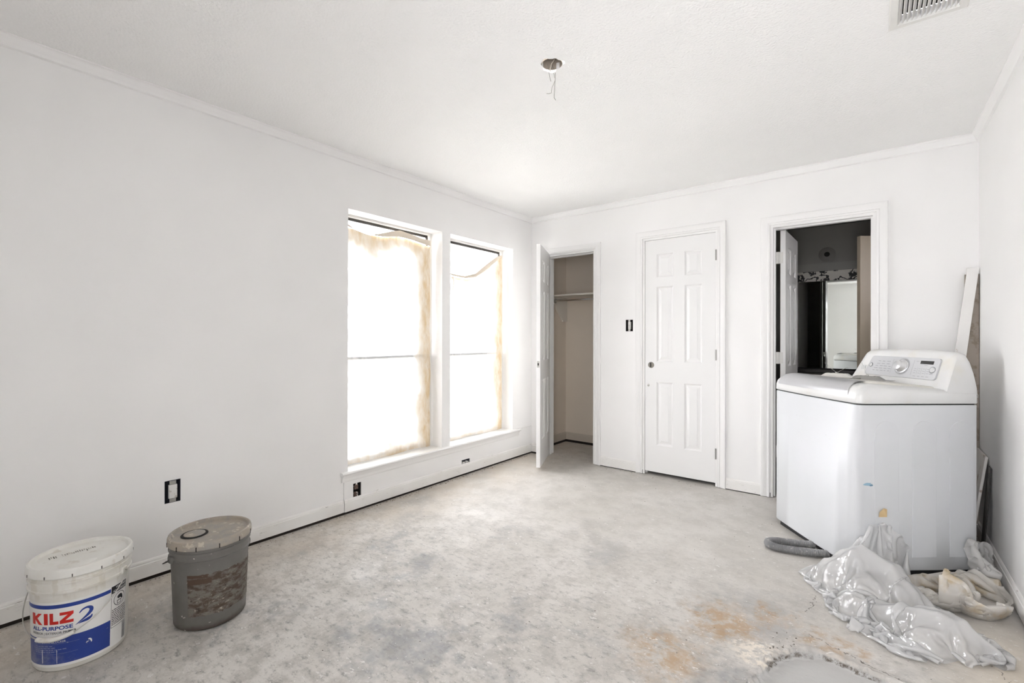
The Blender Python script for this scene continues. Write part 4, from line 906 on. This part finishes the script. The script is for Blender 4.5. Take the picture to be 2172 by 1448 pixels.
# swash numeral two: a swept brush stroke
def stroke(pts, m, name):
    P = spline([(u, v, w_) for u, v, w_ in pts], 10); vs = []
    for i, p in enumerate(P):
        t_ = (P[min(i + 1, len(P) - 1)] - P[max(i - 1, 0)]); tx, ty = t_.x * .0024, t_.y; l_ = math.hypot(tx, ty) or 1; nx_, ny_ = -ty / l_, tx / l_
        for s_ in (-1, 1): vs.append(on_cyl(0, 0, rW(p.y) + .0011, p.x + s_ * nx_ * p.z * 1.25 / .0024, p.y + s_ * ny_ * p.z * 1.25))
    return MB().add(vs, [(2 * i, 2 * i + 2, 2 * i + 3, 2 * i + 1) for i in range(len(P) - 1)]).build(name, m, lab, fix=False)
stroke([(-12.2, .1985, .0012), (-8.5, .2085, .0022), (-3.5, .2120, .0030), (.6, .2065, .0042), (.8, .1960, .0044), (-2.6, .1850, .0036), (-8.0, .1745, .0022), (-13.5, .1640, .0012), (-16.5, .1590, .0004)], M_lb2, 'numeral')
stroke([(-13.0, .1612, .0005), (-8, .1655, .0030), (-3, .1685, .0042), (.6, .1735, .0030), (2.0, .1810, .0008)], M_lb2, 'numeral_foot')
cyl_text('ALL-PURPOSE', rW, -76, -19, .1525, .1665, .0011, .028).build('blue_lettering', M_lb2, lab, fix=False)
cyl_text('INTERIOR | EXTERIOR PRIMER', rW, -76, -15.5, .1360, .1465, .0011, .012).build('black_lettering', M_lk, lab, fix=False)
cyl_text('SEALER & STAINBLOCKER', rW, -72, -27, .1065, .1140, .0013, .012).build('white_lettering', mat('label_print_white', (.62, .63, .66), .4), lab, fix=False)
fine = MB(); prg = random.Random(5)
for v, a0, a1 in ((.1025, -78, -12), (.0665, -78, -14)): fine.add(*(lambda m_: (m_.v, m_.f))(patch(rW, a0, a1, v, v + .0006, 20, .0013)))
for v, a1 in ((.095, -44), (.088, -40), (.081, -30), (.074, -38)):
    a = -70
    while a < a1: w_ = prg.uniform(2, 5); fine.add(*(lambda m_: (m_.v, m_.f))(patch(rW, a, a + w_, v, v + .0022, 2, .0013))); a += w_ + 1.2
tag(fine.build('fine_print', mat('label_fine', (.25, .28, .45), .5), lab, fix=False), kind='stuff')
# warning panel
bx_ = MB()
for a0, a1, z0, z1 in ((26.2, 26.7, .092, .2485), (53.5, 54, .092, .2485), (26.2, 54, .092, .0935)): bx_.add(*(lambda m_: (m_.v, m_.f))(patch(rW, a0, a1, z0, z1, 10, .0009)))
bx_.build('warning_frame', M_lk, lab, fix=False)
patch(rW, 26.2, 54, .2215, .2485, 16, .0009).build('warning_header', M_lk, lab, fix=False)
cyl_text('WARNING!', rW, 33, 52, .2370, .2455, .0013, .012).build('warning_lettering', M_lw, lab, fix=False)
cyl_text('ADVERTENCIA', rW, 28.5, 52.5, .2250, .2330, .0013, .012).build('warning_lettering', M_lw, lab, fix=False)
def cring(az, z, r0, r1, m, name, n=32):
    vs = []
    for k in range(n): a = 2 * math.pi * k / n; vs += [on_cyl(0, 0, rW(z + r_ * math.sin(a)) + .0011, az + r_ * math.cos(a) / .00246, z + r_ * math.sin(a)) for r_ in (r0, r1)]
    MB().add(vs, [(2 * k, 2 * ((k + 1) % n), 2 * ((k + 1) % n) + 1, 2 * k + 1) for k in range(n)]).build(name, m, lab, fix=False)
cring(40, .192, .0235, .0255, M_lk, 'warning_circle')
def cpoly(pts, name, m=None):
    MB().add([on_cyl(0, 0, rW(.192 + v) + .0012, 40 + u / .00246, .192 + v) for u, v in pts], [tuple(range(len(pts)))]).build(name, m or M_lk, lab, fix=False)
cpoly([(-.010, -.019), (.006, -.019), (.008, -.005), (-.012, -.005)], 'warning_pictogram'); cpoly([(-.008, -.017), (.004, -.017), (.0055, -.0075), (-.0095, -.0075)], 'warning_pictogram', M_lw)
cpoly([(-.010, .004), (-.004, .000), (.004, .001), (.012, -.008), (.015, -.004), (.013, .008), (.006, .015), (-.004, .014), (-.010, .010)], 'warning_pictogram')
wl_ = MB(); prg = random.Random(8)
for k in range(9):
    z = .158 - k * .0069; a = 27.6
    while a < 52: w_ = prg.uniform(1.5, 4); wl_.add(*(lambda m_: (m_.v, m_.f))(patch(rW, a, min(a + w_, 52.6), z - .0016, z + .0016, 2, .0011))); a += w_ + .7
    if k == 4: continue
tag(wl_.build('warning_text_lines', M_lk, lab, fix=False), kind='stuff')
bc = MB()
prg = random.Random(2); z = .028
while z < .088: h_ = prg.uniform(.0008, .0022); bc.add(*(lambda m_: (m_.v, m_.f))(patch(rW, 46.5, 54, z, z + h_, 4, .0011))); z += h_ + prg.uniform(.0007, .0015)
tag(bc.build('barcode', mat('barcode_grey', (.12, .12, .13), .5), lab, fix=False), kind='stuff')
# drips of white paint
sm_ = [(-2.6, .094), (-1.2, .0955), (.6, .0935), (1.9, .089), (2.1, .081), (1.2, .078), (.6, .084), (-.6, .0895), (-2.2, .0915)]
MB().add([on_cyl(0, 0, rW(z) + .0014, a, z) for a, z in sm_], [tuple(range(len(sm_)))]).build('paint_drip', M_lw, wbk, fix=False)
for k, (az, z, h_, w_) in enumerate(((-58, .06, .05, .9), (-38, .058, .05, .5))):
    patch(rW, az - w_ / 2, az + w_ / 2, z - h_ / 2, z + h_ / 2, 4, .0016, .002, k).build('paint_drip', M_lw, wbk, fix=False)
def bail(root, az, zear, r_, drop, out, m, grip=None, rw=.0019, f=None):
    ax = Vector((math.cos(R(az)), math.sin(R(az)), 0)); ou = Vector((math.sin(R(az)), -math.cos(R(az)), 0)); pts = []
    for k in range(41):
        t_ = math.pi * k / 40; pts.append(ax * (r_ * math.cos(t_)) + ou * (out * math.sin(t_)) + Vector((0, 0, zear - drop * math.sin(t_) ** .9)))
    pts = [ax * (r_ - .012) + Vector((0, 0, zear))] + pts + [-ax * (r_ - .012) + Vector((0, 0, zear))]
    b1 = MB().tube(pts, rw, 8).build('bail', m, root, smooth=60)
    if grip:
        gp = pts[1 + grip[0]:2 + grip[1]]; MB().tube(gp, .0075, 14).build('grip', M_lidw, b1, smooth=40)
    for s_ in (1, -1):
        e_ = ax * s_; q = Matrix(((e_.x, -e_.y, 0, 0), (e_.y, e_.x, 0, 0), (0, 0, 1, zear), (0, 0, 0, 1)))
        MB().box((r_ - .022, -.014, -.012), (r_ - .008, .014, .012), q).build('ear', f, root, bevel=.003)
bail(wbk, 46, .292, .158, .163, .156, M_steel, (14, 23), f=M_pail)
# --- grey bucket, darker towards the bottom
HG, RG, BG = .368, .1529, .1318
gbk = thing('paint_bucket', 'grey plastic bucket with a torn label and a round spout cap', 'bucket', (.562, -3.1716, 0))
def gcol(n, b):
    z = n.sep(n.co())[2]
    c = n.mix(n.ramp(n.noise(8, 5, .6), .3, .7), (.165, .158, .145), (.135, .128, .115))
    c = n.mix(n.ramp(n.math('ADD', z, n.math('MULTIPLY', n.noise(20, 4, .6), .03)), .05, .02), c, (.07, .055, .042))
    c = n.mix(n.math('MULTIPLY', n.ramp(n.noise(55, 3, .5), .70, .73), .9), c, (.66, .62, .56)); n.put(b, 'Base Color', c)
M_gp = mat('grey_pail', (.25, .245, .23), .5, fn=gcol); rG = lambda z: BG + (RG - .008 - BG) * z / HG
MB().lathe(bucket_wall(HG, RG, BG), 72).build('pail', M_gp, gbk, smooth=35)
M_gl = mat('grey_lid', (.29, .275, .25), .55, fn=speck((.29, .275, .25), (.55, .49, .41), 30, .58, .66, .7, stain=((.36, .31, .25), 9, .40, .62, .9)))
gl_ = MB().lathe(lid_prof(HG, RG), 72).build('lid', M_gl, gbk, smooth=35)
for k in range(12):
    lo = MB(); q = Matrix.Rotation(R(k * 30 - 8), 4, 'Z'); lo.box((RG + .0010, -.0016, HG - .034), (RG + .0030, .0016, HG - .016), q); lo.build('lid_slot', M_dark, gl_)
cap = thing('cap_', '', '') if False else None
cp_ = MB().lathe([(.0, .004), (.035, .004), (.039, .0025), (.040, -.002), (.048, -.002)], 32).build('spout_cap', M_gl, gl_, smooth=40); cp_.location = (-.020, -.055, HG - .0105)
MB().lathe([(.039, -.0012), (.0405, .0016), (.048, .0012), (.050, -.001)], 32).build('spout_ring', M_dark, cp_, smooth=40)
def residue(n, b):
    c = n.mix(n.ramp(n.noise(24, 6, .75, n.scaled(n.co(), (1, 1, 2.2))), .40, .60), (.065, .044, .029), (.165, .148, .125))
    c = n.mix(n.ramp(n.noise(42, 5, .7, n.scaled(n.co(), (1, 1, 1.8))), .60, .68), c, (.42, .37, .31)); c = n.mix(n.ramp(n.noise(16, 4, .7), .60, .70), c, (.035, .024, .016)); n.put(b, 'Base Color', c)
    n.put(b, 'Normal', n.bump(n.noise(60, 5, .7), .6, .003))
patch(rG, -54, 74, .062, .232, 46, .0008, .004, 3).build('torn_label', mat('label_residue', (.2, .15, .11), .7, fn=residue), gbk, smooth=60)
M_rb = mat('label_brown', (.075, .045, .028), .6, fn=speck((.075, .045, .028), (.4, .36, .3), 60, .64, .7))
patch(rG, -54, -22, .221, .233, 10, .0012, .001, 5).build('label_scrap', M_rb, gbk, fix=False); patch(rG, -54, -18, .195, .216, 10, .0012, .0015, 6).build('label_scrap', M_rb, gbk, fix=False)
bail(gbk, -84, .292, .166, .075, .172, mat('bail_dark', (.05, .048, .045), .5, .6), f=M_gp)
# ================================================================== CRUMPLED PLASTIC ON THE FLOOR (small cloth solver)
def solve(P, rest, steps, iters, collide, grav=-.0006, damp=.96, pins=None, bend=.25):
    """P: (ny,nx,3); position based cloth with stretch, shear and weak bending"""
    V = np.zeros_like(P)
    def con(A, B, L, k):
        d = B - A; l = np.sqrt((d * d).sum(-1, keepdims=True)) + 1e-9; c = d * ((l - L) / l * .5 * k); A += c; B -= c
    for s in range(steps):
        Q = P.copy(); V[..., 2] += grav; P += V
        for _ in range(iters):
            for o in (0, 1):
                con(P[:, o:-1:2], P[:, o + 1::2], rest, 1.) if P[:, o:-1:2].shape == P[:, o + 1::2].shape else con(P[:, o:-1:2][:, :P[:, o + 1::2].shape[1]], P[:, o + 1::2], rest, 1.)
                con(P[o:-1:2], P[o + 1::2], rest, 1.)
                con(P[o:-1:2, :-1], P[o + 1::2, 1:], rest * 1.4142, .6); con(P[o:-1:2, 1:], P[o + 1::2, :-1], rest * 1.4142, .6)
            if bend:
                for o in (0, 1, 2, 3):
                    a, b_ = P[:, o:-2:4], P[:, o + 2::4]; m_ = min(a.shape[1], b_.shape[1]); con(a[:, :m_], b_[:, :m_], rest * 2, bend)
                    a, b_ = P[o:-2:4], P[o + 2::4]; m_ = min(a.shape[0], b_.shape[0]); con(a[:m_], b_[:m_], rest * 2, bend)
            collide(P, s / steps)
            if pins is not None: P[pins[0]] = pins[1]
        V = (P - Q) * damp; fl = P[..., 2] < .004; V[fl] *= .3
    return P
ca, sa = math.cos(WA_), math.sin(WA_)
def col_room(P):
    P[..., 2] = np.maximum(P[..., 2], .003)
    P[..., 0] = np.minimum(P[..., 0], W - .018)
    # keep out of the washer box
    dx = P[..., 0] - WN.x; dy = P[..., 1] - WN.y; ls = dx * ca + dy * sa; lw = -dx * sa + dy * ca; e = .008
    ins = (ls > -e) & (ls < WD + e) & (lw > -e) & (P[..., 2] < .87)
    d0 = lw + e; d1 = ls + e; d2 = WD + e - ls
    k = np.argmin(np.stack([d0, d1, d2]), 0)
    lw2 = np.where(ins & (k == 0), -e, lw); ls2 = np.where(ins & (k == 1), -e, np.where(ins & (k == 2), WD + e, ls))
    P[..., 0] = WN.x + ls2 * ca - lw2 * sa; P[..., 1] = WN.y + ls2 * sa + lw2 * ca
def grid_obj(name, P, m, sub=1):
    ny_, nx_ = P.shape[:2]; mb = MB(); mb.v = [tuple(p) for p in P.reshape(-1, 3)]
    mb.f = [(j * nx_ + i, j * nx_ + i + 1, (j + 1) * nx_ + i + 1, (j + 1) * nx_ + i) for j in range(ny_ - 1) for i in range(nx_ - 1)]
    o = mb.build(name, m, smooth=80, fix=False)
    if sub: s = o.modifiers.new('sub', 'SUBSURF'); s.levels = sub; s.render_levels = sub
    return o
def nz(sh, seed, amp):
    g = np.random.default_rng(seed); out = np.zeros(sh)
    for k in (4, 9, 18):
        c = g.standard_normal((k + 1, k + 1)); yi = np.linspace(0, k, sh[0]); xi = np.linspace(0, k, sh[1]); y0 = np.minimum(yi.astype(int), k - 1); x0 = np.minimum(xi.astype(int), k - 1); fy = (yi - y0)[:, None]; fx = (xi - x0)[None]
        fy = fy * fy * (3 - 2 * fy); fx = fx * fx * (3 - 2 * fx)
        out += (c[y0][:, x0] * (1 - fy) * (1 - fx) + c[y0 + 1][:, x0] * fy * (1 - fx) + c[y0][:, x0 + 1] * (1 - fy) * fx + c[y0 + 1][:, x0 + 1] * fy * fx) / (k / 4)
    return out * amp
M_pl = film_mat('clear_poly_sheet', .38, (.96, .96, .96), False, .30, crease=.5)
M_pl2 = film_mat('yellowed_poly_sheet', .20, (.93, .90, .85), 6., .16, (.78, .64, .42), crease=.5)
def sheet_quad(A, B, C, D, n_u, n_v):
    A, B, C, D = map(np.array, (A, B, C, D)); u = np.linspace(0, 1, n_u)[None, :, None]; v = np.linspace(0, 1, n_v)[:, None, None]
    return (A * (1 - u) + B * u) * (1 - v) + (D * (1 - u) + C * u) * v
# A: large clear sheet: one edge propped on the washer corner, the rest puffed up over trapped air and folds
PUFF = [((2.765, -1.205, 0), (.10, .09, .19)), ((2.86, -1.20, 0), (.09, .08, .17)), ((2.70, -1.26, 0), (.08, .07, .12)), ((2.80, -1.31, 0), (.09, .07, .12)), ((2.93, -1.28, 0), (.09, .08, .11)), ((2.78, -1.42, 0), (.07, .06, .07)), ((2.90, -1.44, 0), (.08, .06, .08)), ((3.03, -1.47, 0), (.11, .09, .115)), ((2.65, -1.20, 0), (.06, .05, .10)), ((2.98, -1.56, 0), (.06, .05, .06))]
def col_puff(q):
    for c_, r_ in PUFF:
        e = (q - np.array(c_)) / np.array(r_); l = np.sqrt((e * e).sum(-1, keepdims=True)); e = e / (l + 1e-6); k = 1 + .16 * np.sin(5 * e[..., :1] + 3 * e[..., 1:2] + c_[0] * 40) * np.cos(6 * e[..., 1:2] - 4 * e[..., 2:]) + .07 * np.sin(13 * e[..., :1] - 9 * e[..., 1:2]); ins = l < k
        q[...] = np.where(ins, np.array(c_) + e * k * np.array(r_), q)
    col_room(q)
nA = 108; rest = .0118
P = sheet_quad((2.585, -1.20, .10), (2.98, -1.00, .20), (3.13, -1.50, .06), (2.90, -1.63, .05), nA, nA).astype(float)
P[..., 2] += .10 + np.abs(nz((nA, nA), 3, .07)); P[..., 0] += nz((nA, nA), 5, .012); P[..., 1] += nz((nA, nA), 6, .012)
tops = [wloc(s_, -.012, z_) for s_, z_ in ((-.05, .13), (.0, .23), (.045, .285), (.09, .293), (.135, .28), (.185, .23), (.235, .16))]
pi_, pp = [], []
for k, t_ in enumerate(tops): pi_.append((1 + k % 2, 22 + k * 8)); pp.append(tuple(t_))
pins = (tuple(np.array(pi_).T), np.array(pp))
P = solve(P, rest, 130, 6, lambda q, s: col_puff(q), pins=pins, bend=.22)
o = grid_obj('plastic_sheet', P, M_pl); tag(o, 'clear crumpled plastic sheet heaped against the washer front corner', 'plastic sheet')
def ball(center, rad0, rad1, n_, rest, seed, squash, steps=90, axis=0.):
    cz = np.array(center); g = np.linspace(-.5, .5, n_); X, Y = np.meshgrid(g, g); L = rest * (n_ - 1) * .6
    P = np.stack([X * L, Y * L, nz((n_, n_), seed, .10)], -1); P[..., 0] += nz((n_, n_), seed + 1, .03); P[..., 1] += nz((n_, n_), seed + 2, .03); P += cz
    ca_, sa_ = math.cos(axis), math.sin(axis); sq = np.array(squash)
    def col(q, s):
        r_ = rad0 + (rad1 - rad0) * min(1, s / .7); d = q - cz; e = np.stack([d[..., 0] * ca_ + d[..., 1] * sa_, -d[..., 0] * sa_ + d[..., 1] * ca_, d[..., 2]], -1) / sq
        l = np.sqrt((e * e).sum(-1, keepdims=True)) + 1e-9; dn = e / l; ri = r_ * (.70 + .14 * np.sin(6 * dn[..., :1] + 5 * dn[..., 2:] + seed) + .10 * np.cos(9 * dn[..., 1:2] - 4 * dn[..., :1])); k = np.clip(l, np.where(s > .45, ri, 0), r_) / l; e = e * k * sq
        q[..., 0] = cz[0] + e[..., 0] * ca_ - e[..., 1] * sa_; q[..., 1] = cz[1] + e[..., 0] * sa_ + e[..., 1] * ca_; q[..., 2] = cz[2] + e[..., 2]
        col_room(q)
    return solve(P, rest, steps, 5, col, grav=-.0002, bend=.4)
P = ball((3.055, -1.085, .12), .42, .165, 78, .0130, 11, (1.0, .92, 1.0), axis=R(60)); o = grid_obj('plastic_bundle', P, M_pl2); tag(o, 'yellowed plastic wad between the clear sheet and the beige bundle', 'plastic sheet')
P = ball((3.195, -1.05, .105), .42, .175, 76, .0135, 14, (1.08, .74, .85), axis=R(68)); o = grid_obj('plastic_bundle', P, M_pl2); tag(o, 'beige plastic bundle resting beside the baseboard', 'plastic sheet')
P = ball((3.262, -.73, .17), .36, .14, 66, .0135, 21, (.66, 1.2, 1.5)); o = grid_obj('plastic_bundle', P, film_mat('grey_poly', .22, (.90, .89, .87), False, .15, crease=.5)); tag(o, 'grey-white plastic wad squeezed between the washer and the wall', 'plastic sheet')
# ================================================================== DEBRIS
rg = random.Random(77)
def crumbs(name, spots, m, label, cat):
    mb = MB()
    for x, y, s_ in spots:
        q = Matrix.Translation((x, y, 0)) @ Matrix.Rotation(rg.uniform(0, 6), 4, 'Z'); a, b_, c_ = s_ * rg.uniform(.5, 1.6), s_ * rg.uniform(.4, .9), s_ * rg.uniform(.25, .7)
        mb.add([q @ Vector(p) for p in ((-a, -b_, 0), (a, -b_ * .6, 0), (a * .7, b_, 0), (-a * .8, b_ * .7, 0), (-a * .4, -b_ * .3, c_), (a * .5, 0, c_ * .8), (0, b_ * .5, c_))], [(0, 1, 5, 4), (1, 2, 6, 5), (2, 3, 6), (3, 0, 4, 6), (4, 5, 6)])
    return tag(mb.build(name, m, fix=False), label, cat, kind='stuff')
sp = []
for k in range(330):
    y = -3.9 + 3.85 * rg.random(); sp.append((.018 + abs(rg.gauss(0, .022)), y, rg.uniform(.0012, .0042)))
for k in range(140): sp.append((.02 + abs(rg.gauss(0, .02)), -2.2 + 2.1 * rg.random(), rg.uniform(.002, .006)))
crumbs('debris', sp, mat('crumb_brown', (.16, .105, .07), .9, fn=speck((.16, .105, .07), (.45, .38, .3), 90, .5, .6)), 'brown crumbs of debris along the window wall baseboard', 'debris')
sp = []
for k in range(260): sp.append((.1 + 3.1 * rg.random(), -3.6 + 3.5 * rg.random(), rg.uniform(.0012, .0035)))
for k in range(120): sp.append((2.50 + .30 * rg.random() + rg.gauss(0, .01), -1.90 + rg.gauss(0, .05), rg.uniform(.002, .005)))
for k in range(60): sp.append((.2 + .5 * rg.random(), .05 + .6 * rg.random(), rg.uniform(.0015, .004)))
for k in range(60): sp.append((.75 + 1.6 * rg.random(), -.03 - abs(rg.gauss(0, .03)), rg.uniform(.0015, .004)))
crumbs('debris', [q for q in sp if rim_sd(q[0], q[1]) > .02 and math.hypot(q[0] - .4266, q[1] + 3.5645) > .15 and math.hypot(q[0] - .562, q[1] + 3.1716) > .15 and not ((q[0] - WN.x) * ca + (q[1] - WN.y) * sa > -.02 and -(q[0] - WN.x) * sa + (q[1] - WN.y) * ca > -.02)], mat('crumb_grey', (.13, .115, .10), .9), 'scattered dark grit on the concrete floor', 'debris')
